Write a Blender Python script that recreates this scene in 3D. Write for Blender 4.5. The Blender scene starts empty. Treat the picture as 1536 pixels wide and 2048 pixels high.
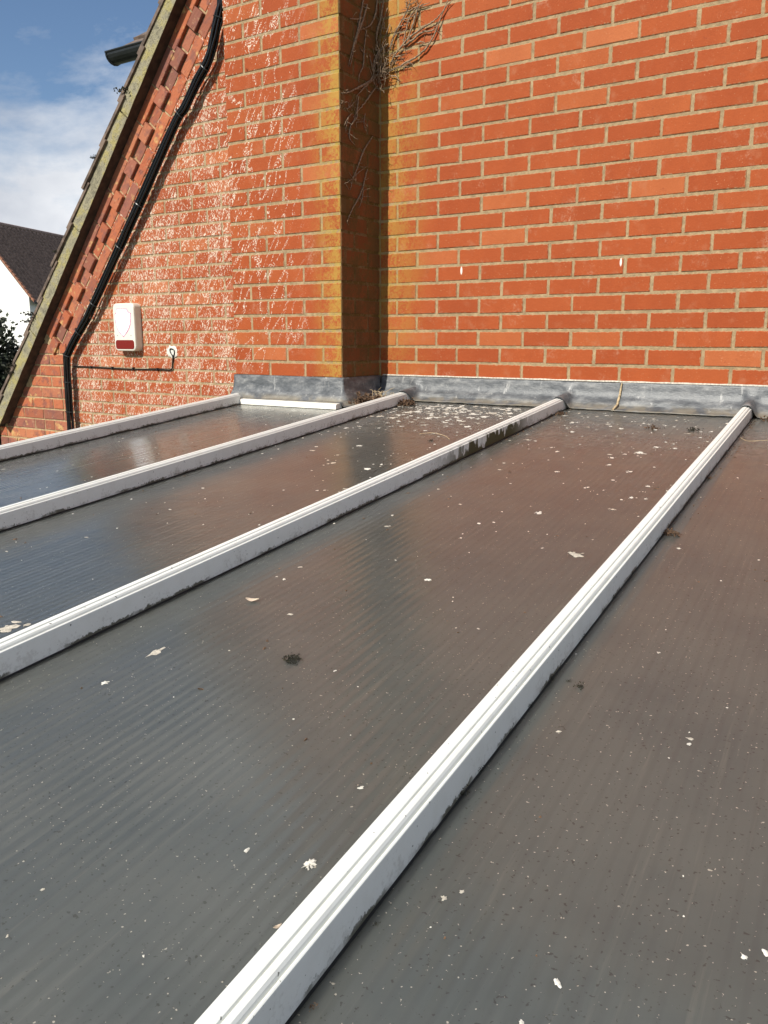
import bpy, bmesh, math, random
from mathutils import Vector, Matrix, noise
R = math.radians
rnd = random.Random(7)
sc = bpy.context.scene
COL = sc.collection

# ------------------------------------------------------------------ camera
YAW, PITCH, ROLL, FPX = 32.8024, 12.0277, 0.0503, 1632.4
cam_d = bpy.data.cameras.new("camera")
cam = bpy.data.objects.new("camera", cam_d)
COL.objects.link(cam)
yw, pt, rl = R(YAW), R(PITCH), R(ROLL)
fw = Vector((-math.sin(yw) * math.cos(pt), math.cos(yw) * math.cos(pt), -math.sin(pt)))
rt = Vector((math.cos(yw), math.sin(yw), 0))
up = rt.cross(fw)
rt, up = rt * math.cos(rl) + up * math.sin(rl), up * math.cos(rl) - rt * math.sin(rl)
m = Matrix((rt, up, -fw)).transposed().to_4x4()
m.translation = Vector((2.20346, -3.53499, 0.19074))
cam.matrix_world = m
cam_d.sensor_fit = 'VERTICAL'
cam_d.sensor_height = 36.0
cam_d.lens = FPX / 2048.0 * 36.0
cam_d.clip_start = 0.02
cam_d.clip_end = 6000
sc.camera = cam

# ------------------------------------------------------------------ light
SUN_EL, SUN_OFF = 38.0, 8.5          # degrees above horizon / towards the left of the wall's perpendicular
el, oa = R(SUN_EL), R(SUN_OFF)
to_sun = Vector((-math.sin(oa) * math.cos(el), -math.cos(oa) * math.cos(el), math.sin(el)))
sd = bpy.data.lights.new("sun", 'SUN')
sd.energy = 5.0
sd.angle = R(0.53)
sd.color = (1.0, 0.955, 0.86)
sun = bpy.data.objects.new("sun", sd)
COL.objects.link(sun)
sun.rotation_euler = to_sun.to_track_quat('Z', 'Y').to_euler()

world = bpy.data.worlds.new("World")
sc.world = world
world.use_nodes = True
wn, wl = world.node_tree.nodes, world.node_tree.links
wn.clear()
w_out = wn.new('ShaderNodeOutputWorld')
w_bg = wn.new('ShaderNodeBackground')
w_bg.inputs['Strength'].default_value = 0.075
w_sky = wn.new('ShaderNodeTexSky')
w_sky.sky_type = 'NISHITA'
w_sky.sun_disc = False
w_sky.sun_elevation = el
w_sky.sun_rotation = R(180 + SUN_OFF)
w_sky.air_density = 1.0
w_sky.dust_density = 0.6
w_sky.ozone_density = 1.5
tc = wn.new('ShaderNodeTexCoord')
mp = wn.new('ShaderNodeMapping')
mp.inputs['Scale'].default_value = (1.0, 1.0, 1.5)
mp.inputs['Location'].default_value = (7.12, 3.7, 0.07)
n1 = wn.new('ShaderNodeTexNoise')
n1.inputs['Scale'].default_value = 2.6
n1.inputs['Detail'].default_value = 9
n1.inputs['Roughness'].default_value = 0.60
n1.inputs['Distortion'].default_value = 0.25
r1 = wn.new('ShaderNodeValToRGB')
r1.color_ramp.elements[0].position = 0.43
r1.color_ramp.elements[1].position = 0.57
n2 = wn.new('ShaderNodeTexNoise')
n2.inputs['Scale'].default_value = 6.0
n2.inputs['Detail'].default_value = 8
r2 = wn.new('ShaderNodeValToRGB')
r2.color_ramp.elements[0].position = 0.30
r2.color_ramp.elements[0].color = (5.0, 5.5, 6.5, 1)
r2.color_ramp.elements[1].position = 0.72
r2.color_ramp.elements[1].color = (11.2, 11.4, 11.7, 1)
mx = wn.new('ShaderNodeMix')
mx.data_type = 'RGBA'
wl.new(tc.outputs['Generated'], mp.inputs['Vector'])
wl.new(mp.outputs['Vector'], n1.inputs['Vector'])
wl.new(mp.outputs['Vector'], n2.inputs['Vector'])
wl.new(n1.outputs['Fac'], r1.inputs['Fac'])
wl.new(n2.outputs['Fac'], r2.inputs['Fac'])
wl.new(r1.outputs['Color'], mx.inputs[0])
tint = wn.new('ShaderNodeMix')
tint.data_type = 'RGBA'
tint.blend_type = 'MULTIPLY'
tint.inputs[0].default_value = 1.0
tint.inputs[7].default_value = (1.02, 1.12, 1.24, 1)
wl.new(w_sky.outputs['Color'], tint.inputs[6])
wl.new(tint.outputs[2], mx.inputs[6])
wl.new(r2.outputs['Color'], mx.inputs[7])
wl.new(mx.outputs[2], w_bg.inputs['Color'])
wl.new(w_bg.outputs['Background'], w_out.inputs['Surface'])

vs = sc.view_settings
vs.view_transform = 'Standard'
vs.look = 'None'
vs.exposure = 0.25
vs.gamma = 1.0
vs.use_curve_mapping = False

# ------------------------------------------------------------------ helpers
def link(o, parent=None):
    COL.objects.link(o)
    if parent is not None:
        o.parent = parent
    return o

def empty(name, loc=(0, 0, 0)):
    o = bpy.data.objects.new(name, None)
    o.location = loc
    o.empty_display_size = 0.1
    return link(o)

def tag(o, label=None, cat=None, group=None, kind=None):
    if label: o["label"] = label
    if cat: o["category"] = cat
    if group: o["group"] = group
    if kind: o["kind"] = kind
    return o

def mesh_obj(name, verts, faces, mat, parent=None, smooth=False, base=None):
    """world-space verts; parented objects keep identity local frame, so parents sit at the origin unless base is given"""
    off = Vector(base) if base else Vector((0, 0, 0))
    me = bpy.data.meshes.new(name)
    me.from_pydata([tuple(Vector(v) - off) for v in verts], [], faces)
    me.materials.append(mat)
    if smooth:
        me.polygons.foreach_set("use_smooth", [True] * len(me.polygons))
    me.update()
    o = bpy.data.objects.new(name, me)
    if base and parent is None:
        o.location = off
    return link(o, parent)

class MB:
    def __init__(self):
        self.v, self.f = [], []
    def add(self, vs, fs):
        b = len(self.v)
        self.v += [tuple(q) for q in vs]
        self.f += [tuple(i + b for i in q) for q in fs]
    def box(self, lo, hi, M=None):
        x0, y0, z0 = lo; x1, y1, z1 = hi
        vs = [Vector(q) for q in ((x0,y0,z0),(x1,y0,z0),(x1,y1,z0),(x0,y1,z0),(x0,y0,z1),(x1,y0,z1),(x1,y1,z1),(x0,y1,z1))]
        if M: vs = [M @ q for q in vs]
        self.add(vs, [(0,3,2,1),(4,5,6,7),(0,1,5,4),(1,2,6,5),(2,3,7,6),(3,0,4,7)])
    def tube(self, pts, rad, n=6, cap=True):
        pts = [Vector(q) for q in pts]
        if not isinstance(rad, (list, tuple)): rad = [rad] * len(pts)
        rings = []
        prev = None
        for i, q in enumerate(pts):
            t = (pts[min(i + 1, len(pts) - 1)] - pts[max(i - 1, 0)])
            if t.length < 1e-9: t = Vector((0, 0, 1))
            t.normalize()
            a = prev if prev is not None else (Vector((0, 1, 0)) if abs(t.y) < .9 else Vector((1, 0, 0)))
            a = (a - t * a.dot(t))
            if a.length < 1e-6: a = t.orthogonal()
            a.normalize(); prev = a
            b = t.cross(a)
            rings.append([q + (a * math.cos(6.28318 * k / n) + b * math.sin(6.28318 * k / n)) * rad[i] for k in range(n)])
        vs = [w for r_ in rings for w in r_]
        fs = []
        for i in range(len(pts) - 1):
            for k in range(n):
                fs.append((i*n+k, i*n+(k+1) % n, (i+1)*n+(k+1) % n, (i+1)*n+k))
        if cap:
            fs.append(tuple(range(n - 1, -1, -1)))
            fs.append(tuple((len(pts)-1)*n + k for k in range(n)))
        self.add(vs, fs)
    def build(self, name, mat, parent=None, smooth=False, base=None):
        return mesh_obj(name, self.v, self.f, mat, parent, smooth, base)

def smooth_path(pts, k=4):
    pts = [Vector(q) for q in pts]
    if len(pts) < 3:
        out = []
        for i in range(k + 1): out.append(pts[0].lerp(pts[-1], i / k))
        return out
    P = [pts[0] * 2 - pts[1]] + pts + [pts[-1] * 2 - pts[-2]]
    out = []
    for i in range(1, len(P) - 2):
        for j in range(k):
            t = j / k
            a, b, c, d = P[i-1], P[i], P[i+1], P[i+2]
            out.append(0.5 * ((2*b) + (c-a)*t + (2*a-5*b+4*c-d)*t*t + (3*b-a-3*c+d)*t**3))
    out.append(pts[-1])
    return out

# ------------------------------------------------------------------ materials
class NT:
    """small node-graph writer"""
    def __init__(self, tree):
        self.t, self.n, self.l = tree, tree.nodes, tree.links
    def new(self, typ, **kw):
        nd = self.n.new(typ)
        for k, v in kw.items(): setattr(nd, k, v)
        return nd
    def set(self, sock, val):
        if isinstance(val, bpy.types.NodeSocket): self.l.new(val, sock)
        else: sock.default_value = val
    def math(self, op, a, b=None, c=None, clamp=False):
        nd = self.new('ShaderNodeMath', operation=op, use_clamp=clamp)
        self.set(nd.inputs[0], a)
        if b is not None: self.set(nd.inputs[1], b)
        if c is not None: self.set(nd.inputs[2], c)
        return nd.outputs[0]
    def mapr(self, v, a, b, c=0.0, d=1.0, smooth=True):
        nd = self.new('ShaderNodeMapRange', interpolation_type='SMOOTHSTEP' if smooth else 'LINEAR')
        nd.clamp = True if hasattr(nd, 'clamp') else None
        self.set(nd.inputs[0], v)
        self.set(nd.inputs[1], a); self.set(nd.inputs[2], b); self.set(nd.inputs[3], c); self.set(nd.inputs[4], d)
        return nd.outputs[0]
    def mix(self, f, a, b, blend='MIX'):
        nd = self.new('ShaderNodeMix', data_type='RGBA', blend_type=blend)
        self.set(nd.inputs[0], f); self.set(nd.inputs[6], a); self.set(nd.inputs[7], b)
        return nd.outputs[2]
    def noise(self, vec, scale, detail=3, rough=0.55, dist=0.0):
        nd = self.new('ShaderNodeTexNoise')
        nd.inputs['Scale'].default_value = scale
        nd.inputs['Detail'].default_value = detail
        nd.inputs['Roughness'].default_value = rough
        nd.inputs['Distortion'].default_value = dist
        if vec is not None: self.l.new(vec, nd.inputs['Vector'])
        return nd.outputs['Fac']
    def map(self, vec, loc=(0,0,0), rot=(0,0,0), scale=(1,1,1)):
        if any(rot):
            n0 = self.new('ShaderNodeMapping')
            n0.inputs['Rotation'].default_value = rot
            self.l.new(vec, n0.inputs['Vector']); vec = n0.outputs['Vector']
        nd = self.new('ShaderNodeMapping')
        nd.inputs['Location'].default_value = loc
        nd.inputs['Scale'].default_value = scale
        self.l.new(vec, nd.inputs['Vector'])
        return nd.outputs['Vector']
    def pos(self):
        return self.new('ShaderNodeNewGeometry').outputs['Position']
    def sep(self, v):
        nd = self.new('ShaderNodeSeparateXYZ'); self.l.new(v, nd.inputs[0]); return nd.outputs
    def rand(self):
        return self.new('ShaderNodeObjectInfo').outputs['Random']
    def ramp(self, f, stops, interp='LINEAR'):
        nd = self.new('ShaderNodeValToRGB')
        cr = nd.color_ramp; cr.interpolation = interp
        while len(cr.elements) < len(stops): cr.elements.new(0.5)
        for e, (p_, c_) in zip(cr.elements, stops):
            e.position = p_; e.color = (*c_, 1) if len(c_) == 3 else c_
        self.set(nd.inputs[0], f)
        return nd.outputs['Color']
    def bump(self, h, strength=0.3, dist=0.01, normal=None):
        nd = self.new('ShaderNodeBump')
        nd.inputs['Strength'].default_value = strength
        nd.inputs['Distance'].default_value = dist
        self.l.new(h, nd.inputs['Height'])
        if normal is not None: self.l.new(normal, nd.inputs['Normal'])
        return nd.outputs['Normal']

def material(name):
    ma = bpy.data.materials.new(name)
    ma.use_nodes = True
    t = NT(ma.node_tree)
    b = t.n['Principled BSDF']
    return ma, t, b

def simple(name, col, rough=0.6, metal=0.0, var=0.15, scale=40, bump=0.0, spec=0.5):
    ma, t, b = material(name)
    P = t.pos()
    n = t.noise(P, scale, 4)
    c = t.mix(t.mapr(n, .3, .7), tuple(q * (1 - var) for q in col) + (1,), tuple(min(1, q * (1 + var)) for q in col) + (1,))
    t.l.new(c, b.inputs['Base Color'])
    b.inputs['Roughness'].default_value = rough
    b.inputs['Metallic'].default_value = metal
    b.inputs['Specular IOR Level'].default_value = spec
    if bump:
        t.l.new(t.bump(t.noise(P, scale * 3, 5), bump, 0.004), b.inputs['Normal'])
    return ma

# --- weathering of the red brickwork: pale ivy-root residue, yellow algae; also shade painted into the return-face stain
def weathering(t, base, amount=1.0, algae=1.0):
    P = t.pos()
    x, y, z = t.sep(P)
    big = t.noise(P, 3.2, 3)
    # residue density falls from the far wall across the pier
    D = t.mapr(x, -0.98, -0.12, 1.0, 0.0, smooth=False)
    D = t.math('MULTIPLY', D, t.mapr(z, -0.02, 0.22, 0.35, 1.0))
    D = t.math('MULTIPLY', D, t.mapr(big, 0.3, 0.62, 0.62, 1.08))
    far = t.mapr(x, -0.80, -0.78, 1.0, 0.0)
    D = t.math('MAXIMUM', t.math('MULTIPLY', D, 0.86), t.math('MULTIPLY', far, t.mapr(big, 0.3, 0.65, 0.74, 1.0)))
    # strokes: stretched noise along two slanted directions
    v1 = t.map(P, rot=(0, R(-26), 0), scale=(122, 60, 36))
    v2 = t.map(P, loc=(3, 1, 2), rot=(0, R(22), 0), scale=(140, 60, 50))
    s1 = t.noise(v1, 1.0, 2, .55)
    s2 = t.noise(v2, 1.0, 2, .55)
    thr = t.mapr(D, 0.0, 1.0, 0.80, 0.588, smooth=False)
    k1 = t.mapr(t.math('SUBTRACT', t.math('MAXIMUM', s1, s2), thr), 0.0, 0.035)
    # creeping tracks
    v3 = t.map(P, rot=(0, R(-27), 0), scale=(13, 9, 3.4))
    tr = t.math('ABSOLUTE', t.math('SUBTRACT', t.noise(v3, 1.0, 3, .5, .4), 0.5))
    trk = t.mapr(tr, 0.010, 0.026, 1.0, 0.0)
    trk = t.math('MULTIPLY', trk, t.mapr(t.noise(P, 150, 3), .50, .57))
    trk = t.math('MULTIPLY', trk, t.mapr(D, 0.12, 0.35))
    # stipple
    st = t.noise(P, 330, 2, .6)
    st = t.mapr(t.math('SUBTRACT', st, t.mapr(D, .3, 1., .85, .60, smooth=False)), 0.0, 0.04)
    res = t.math('MAXIMUM', t.math('MAXIMUM', k1, trk), t.math('MULTIPLY', st, .45))
    res = t.math('MULTIPLY', res, amount)
    # haze of pale dust where residue is dense
    haze = t.math('MULTIPLY', t.mapr(D, .55, 1.05, 0, .10), t.mapr(t.noise(P, 26, 4), .4, .7))
    # yellow-green algae at the outer corner of the pier and in the angle behind it
    an = t.mapr(t.math('ADD', t.math('MULTIPLY', t.noise(t.map(P, scale=(1, 1, .55)), 9, 4, .6), .55), t.math('MULTIPLY', t.noise(P, 75, 6, .75), .60)), .46, .66)
    a1 = t.math('MULTIPLY', t.mapr(x, -0.30, -0.12, 0, 1), t.mapr(x, -0.102, -0.098, 1, 0))
    a2 = t.math('MULTIPLY', t.mapr(x, -0.101, -0.097, 0, 1), t.mapr(x, -0.09, 0.24, 1, 0))
    a2 = t.math('MULTIPLY', a2, t.mapr(z, 0.02, 0.5, .45, 1.0))
    stain_shade = t.math('MULTIPLY', t.mapr(y, -0.010, -0.006, 1, 0), t.mapr(x, -0.1065, -0.1055, 0, 1))  # olive-brown stain over the whole return face, darkened to paint in its shade
    alg = t.math('MAXIMUM', a1, t.math('MULTIPLY', a2, .8), clamp=True)
    alg = t.math('MULTIPLY', alg, t.mapr(an, 0, 1, .05 , .78))
    alg = t.math('MULTIPLY', alg, algae)
    col = t.mix(alg, base, (0.36, 0.255, 0.045, 1))
    col = t.mix(t.math('MULTIPLY', stain_shade, t.mapr(an, 0, 1, .55, .85)), col, (0.082, 0.050, 0.018, 1))
    col = t.mix(haze, col, (0.62, 0.42, 0.33, 1))
    col = t.mix(res, col, (0.60, 0.50, 0.40, 1))
    # odd white drips
    dv = t.map(P, loc=(1.3, 0, 4.2), scale=(16, 16, 4.6))
    vo = t.new('ShaderNodeTexVoronoi'); vo.inputs['Scale'].default_value = 1.0
    t.l.new(dv, vo.inputs['Vector'])
    drip = t.math('MULTIPLY', t.mapr(vo.outputs['Distance'], .10, .06, 0, 1), t.mapr(t.sep(vo.outputs['Color'])[0], .93, .95))
    col = t.mix(drip, col, (0.75, 0.66, 0.58, 1))
    return col

def red_brick(name):
    ma, t, b = material(name)
    P = t.pos(); r_ = t.rand()
    base = t.ramp(r_, [(0, (.282, .054, .0130)), (.3, (.302, .060, .0145)), (.80, (.320, .067, .0165)), (.93, (.342, .084, .023)), (1, (.39, .112, .038))])
    oc = t.new('ShaderNodeTexCoord').outputs['Object']
    off = t.new('ShaderNodeCombineXYZ')
    t.set(off.inputs[0], t.math('MULTIPLY', r_, 37.0)); t.set(off.inputs[2], t.math('MULTIPLY', r_, 91.0))
    add = t.new('ShaderNodeVectorMath', operation='ADD'); t.l.new(oc, add.inputs[0]); t.l.new(off.outputs[0], add.inputs[1])
    v = add.outputs[0]
    cl = t.noise(t.map(v, scale=(9, 9, 4)), 1.0, 3)
    base = t.mix(t.mapr(cl, .35, .7, 0, .55), base, t.mix(1.0, base, (1.16, 1.24, 1.3, 1), 'MULTIPLY'))
    gr = t.noise(P, 420, 4, .7)
    base = t.mix(t.mapr(gr, .35, .75, 0, .5), base, t.mix(1.0, base, (.62, .58, .55, 1), 'MULTIPLY'))
    pit = t.mapr(t.noise(P, 190, 2, .4), .70, .74)
    base = t.mix(t.math('MULTIPLY', pit, .5), base, (.62, .33, .18, 1))
    base = t.mix(t.math('MULTIPLY', t.mapr(t.noise(P, 14, 5), .55, .75), .3), base, (.38, .17, .09, 1))
    gx, gy, gz = t.sep(t.new('ShaderNodeTexCoord').outputs['Generated'])
    ez = t.math('MULTIPLY', t.math('MINIMUM', gz, t.math('SUBTRACT', 1.0, gz)), .064)
    ex = t.math('MULTIPLY', t.math('MINIMUM', gx, t.math('SUBTRACT', 1.0, gx)), .215)
    ed = t.math('SUBTRACT', t.math('MINIMUM', ex, ez), t.math('MULTIPLY', t.math('SUBTRACT', t.noise(P, 70, 5, .7), .42), .022))
    base = t.mix(t.math('MULTIPLY', t.mapr(ed, .0016, -.0006), .75), base, (.34, .20, .105, 1))
    lg = t.noise(t.map(P, loc=(2, 0, 6), scale=(1, 1, 1.6)), 2.3, 5, .62)
    base = t.mix(t.mapr(lg, .40, .68, 0, .12), base, t.mix(1.0, base, (.80, .78, .80, 1), 'MULTIPLY'))
    bl = t.math('MULTIPLY', t.mapr(t.noise(t.map(P, loc=(9, 1, 3)), 5.0, 6, .7), .56, .70), t.mapr(t.noise(P, 90, 4, .7), .40, .62))
    base = t.mix(t.math('MULTIPLY', bl, .38), base, (.50, .33, .22, 1))
    dk = t.mapr(t.noise(t.map(P, loc=(7, 3, 1)), 33, 6, .7), .60, .72)
    base = t.mix(t.math('MULTIPLY', dk, .45), base, (.17, .032, .014, 1))
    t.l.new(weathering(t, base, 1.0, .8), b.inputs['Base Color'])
    b.inputs['Roughness'].default_value = .82
    b.inputs['Specular IOR Level'].default_value = .28
    h = t.math('ADD', t.noise(P, 55, 5, .6), t.math('MULTIPLY', gr, .35))
    t.l.new(t.bump(h, .38, .004), b.inputs['Normal'])
    return ma

def mortar_mat(name, col, weather=True):
    ma, t, b = material(name)
    P = t.pos()
    n = t.noise(P, 38, 5, .65); g = t.noise(P, 360, 4, .7)
    c = t.mix(t.mapr(n, .3, .72), tuple(q * .72 for q in col) + (1,), tuple(min(1, q * 1.16) for q in col) + (1,))
    c = t.mix(t.mapr(g, .38, .75, 0, .55), c, t.mix(1.0, c, (.5, .48, .45, 1), 'MULTIPLY'))
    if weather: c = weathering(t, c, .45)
    t.l.new(c, b.inputs['Base Color'])
    b.inputs['Roughness'].default_value = .95
    b.inputs['Specular IOR Level'].default_value = .1
    t.l.new(t.bump(t.math('ADD', n, t.math('MULTIPLY', g, .6)), .9, .005), b.inputs['Normal'])
    return ma

def mottled_brick(name):
    ma, t, b = material(name)
    P = t.pos(); r_ = t.rand()
    base = t.ramp(r_, [(0, (.20, .085, .062)), (.3, (.36, .105, .05)), (.6, (.40, .13, .062)), (.8, (.27, .10, .07)), (1, (.44, .16, .075))])
    n = t.noise(P, 18, 4, .6)
    base = t.mix(t.mapr(n, .48, .66, 0, .7), base, (.17, .075, .065, 1))
    ye = t.noise(t.map(P, loc=(4, 2, 9)), 11, 3)
    base = t.mix(t.mapr(ye, .60, .70, 0, .8), base, (.52, .32, .13, 1))
    sm = t.mapr(t.noise(t.map(P, loc=(1, 8, 2)), 27, 6, .7), .56, .68)
    base = t.mix(t.math('MULTIPLY', sm, .4), base, (.42, .27, .16, 1))
    cr = t.noise(t.map(P, rot=(0, R(35), 0), scale=(22, 22, 110)), 1.0, 3)
    base = t.mix(t.mapr(cr, .63, .70, 0, .75), base, (.10, .045, .035, 1))
    t.l.new(base, b.inputs['Base Color'])
    b.inputs['Roughness'].default_value = .85
    b.inputs['Specular IOR Level'].default_value = .2
    t.l.new(t.bump(t.math('ADD', t.noise(P, 60, 5), t.math('MULTIPLY', cr, .8)), .6, .006), b.inputs['Normal'])
    return ma

RZ0, RSL = -0.105, 0.0805           # roof sheet: height at the wall plane, rise per metre towards the wall

def upvc(name):
    ma, t, b = material(name)
    P = t.pos(); x, y, z = t.sep(P)
    h = t.math('SUBTRACT', z, t.math('ADD', RZ0, t.math('MULTIPLY', y, RSL)))
    base = (.765, .775, .735, 1)
    mott = t.noise(P, 30, 5, .6)
    base = t.mix(t.mapr(mott, .42, .75, 0, .22), base, (.56, .55, .48, 1))
    near = t.mapr(y, -2.6, -.25, .28, 1.0)                      # dirtier towards the wall
    side = t.mapr(h, .050, .043)
    gn = t.math('ADD', t.math('MULTIPLY', t.noise(P, 150, 4, .7), .6), t.math('MULTIPLY', t.noise(t.map(P, scale=(30, 22, 9)), 1.0, 4, .6), .5))
    gn = t.math('SUBTRACT', gn, t.mapr(h, .0, .045, .0, .16, smooth=False))
    run = t.math('MULTIPLY', t.math('MULTIPLY', t.mapr(gn, .50, .62), side), t.math('MULTIPLY', near, .75))
    base = t.mix(run, base, (.20, .165, .125, 1))
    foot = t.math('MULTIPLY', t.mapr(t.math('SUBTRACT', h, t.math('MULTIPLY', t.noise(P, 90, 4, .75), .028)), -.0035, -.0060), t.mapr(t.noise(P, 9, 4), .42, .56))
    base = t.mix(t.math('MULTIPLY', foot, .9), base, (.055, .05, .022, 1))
    # moss streaks on one stretch of the middle bar
    mossy = t.math('MULTIPLY', t.mapr(x, .80, .84), t.mapr(x, 1.10, 1.06))
    my = t.math('MULTIPLY', t.mapr(y, -1.42, -1.08), t.mapr(y, -.45, -.74))
    ms = t.mapr(t.math('SUBTRACT', t.noise(t.map(P, scale=(30, 34, 9)), 1.0, 4, .65), t.mapr(h, 0, .047, .34, .52, smooth=False)), 0, .03)
    base = t.mix(t.math('MULTIPLY', t.math('MULTIPLY', mossy, my), t.math('MULTIPLY', ms, side)), base, (.045, .05, .014, 1))
    speck = t.mapr(t.noise(P, 160, 2, .4), .735, .76)
    base = t.mix(t.math('MULTIPLY', speck, .85), base, (.06, .055, .045, 1))
    t.l.new(base, b.inputs['Base Color'])
    b.inputs['Roughness'].default_value = .42
    b.inputs['Specular IOR Level'].default_value = .4
    t.l.new(t.bump(t.noise(P, 240, 3), .06, .002), b.inputs['Normal'])
    return ma

def polycarbonate(name):
    ma, t, b = material(name)
    P = t.pos(); x, y, z = t.sep(P)
    lat = t.math('ADD', x, t.math('MULTIPLY', y, .055))
    rib = t.math('SINE', t.math('MULTIPLY', lat, 2 * math.pi / .020))
    # slow waviness of the panel, running along the bars
    cb = t.new('ShaderNodeCombineXYZ')
    t.set(cb.inputs[0], t.math('MULTIPLY', lat, 26.0)); t.set(cb.inputs[1], t.math('MULTIPLY', y, 1.1))
    wob = t.noise(cb.outputs[0], 1.0, 3)
    n = t.noise(P, 5.0, 5, .6)
    base = t.mix(t.mapr(n, .3, .7), (.067, .073, .070, 1), (.084, .087, .080, 1))
    base = t.mix(t.math('MULTIPLY', t.mapr(rib, .2, 1.0, 0, .17), t.mapr(wob, .25, .6, .35, 1.0)), base, (.05, .05, .05, 1))
    dust = t.mapr(y, -1.5, -.12, 0, .42)
    base = t.mix(t.math('MULTIPLY', dust, t.mapr(t.noise(P, 24, 5, .65), .35, .7)), base, (.20, .165, .125, 1))
    cr = t.new('ShaderNodeCombineXYZ')
    t.set(cr.inputs[0], t.math('MULTIPLY', lat, 70.0)); t.set(cr.inputs[1], t.math('MULTIPLY', y, 3.0))
    runs = t.mapr(t.noise(cr.outputs[0], 1.0, 5, .65), .56, .72)
    base = t.mix(t.math('MULTIPLY', runs, .22), base, (.16, .15, .125, 1))
    # speckle
    sp = t.mapr(t.noise(P, 210, 3, .5), .64, .70)
    base = t.mix(t.math('MULTIPLY', sp, .6), base, (.03, .028, .022, 1))
    sp2 = t.mapr(t.noise(t.map(P, loc=(5, 5, 5)), 250, 2, .4), .72, .75)
    base = t.mix(t.math('MULTIPLY', sp2, .7), base, (.42, .38, .31, 1))
    t.l.new(base, b.inputs['Base Color'])
    rg = t.math('ADD', t.mapr(t.noise(P, 11, 5, .65), .3, .7, -.03, .05), t.mapr(x, .10, .32, .10, .18))
    rg = t.math('ADD', rg, t.math('MULTIPLY', dust, .28))
    t.l.new(rg, b.inputs['Roughness'])
    b.inputs['IOR'].default_value = 1.5
    b.subsurface_method = 'BURLEY'          # light spreads inside the hollow sheet, so thin shadows on it are soft
    b.inputs['Subsurface Weight'].default_value = 1.0
    b.inputs['Subsurface Radius'].default_value = (1.0, 1.0, 1.0)
    b.inputs['Subsurface Scale'].default_value = .05
    nm = t.bump(rib, .055, .004)
    nm = t.bump(wob, .10, .012, nm)
    nm = t.bump(t.noise(P, 300, 2), .02, .001, nm)
    t.l.new(nm, b.inputs['Normal'])
    return ma

def lead_mat(name):
    ma, t, b = material(name)
    P = t.pos(); x, y, z = t.sep(P)
    n = t.noise(t.map(P, scale=(1, 1, 2.4)), 16, 6, .65); g = t.noise(P, 140, 4, .6)
    c = t.ramp(n, [(.30, (.050, .055, .060)), (.48, (.10, .105, .111)), (.62, (.18, .183, .184)), (.78, (.33, .325, .31))])
    c = t.mix(t.mapr(g, .4, .75, 0, .4), c, (.07, .075, .08, 1))
    ox = t.mapr(t.noise(t.map(P, scale=(34, 34, 5)), 1.0, 5, .7), .60, .70)
    c = t.mix(t.math('MULTIPLY', ox, .5), c, (.46, .45, .43, 1))
    dirt = t.math('MULTIPLY', t.mapr(z, -.075, -.105), t.mapr(t.noise(P, 18, 5), .36, .6))
    c = t.mix(t.math('MULTIPLY', dirt, .55), c, (.26, .22, .15, 1))
    t.l.new(c, b.inputs['Base Color'])
    b.inputs['Metallic'].default_value = .1
    t.l.new(t.mapr(n, .3, .7, .40, .58), b.inputs['Roughness'])
    t.l.new(t.bump(t.math('ADD', n, t.math('MULTIPLY', g, .3)), .35, .008), b.inputs['Normal'])
    return ma

def verge_mat(name):
    ma, t, b = material(name)
    P = t.pos()
    n = t.noise(P, 14, 6, .65); g = t.noise(P, 130, 4, .6)
    c = t.ramp(n, [(.3, (.16, .145, .10)), (.48, (.30, .27, .18)), (.62, (.34, .29, .11)), (.78, (.46, .42, .32))])
    c = t.mix(t.mapr(g, .48, .7, 0, .7), c, (.05, .047, .035, 1))
    t.l.new(c, b.inputs['Base Color'])
    b.inputs['Roughness'].default_value = .95
    t.l.new(t.bump(t.math('ADD', n, g), .8, .01), b.inputs['Normal'])
    return ma

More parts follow.
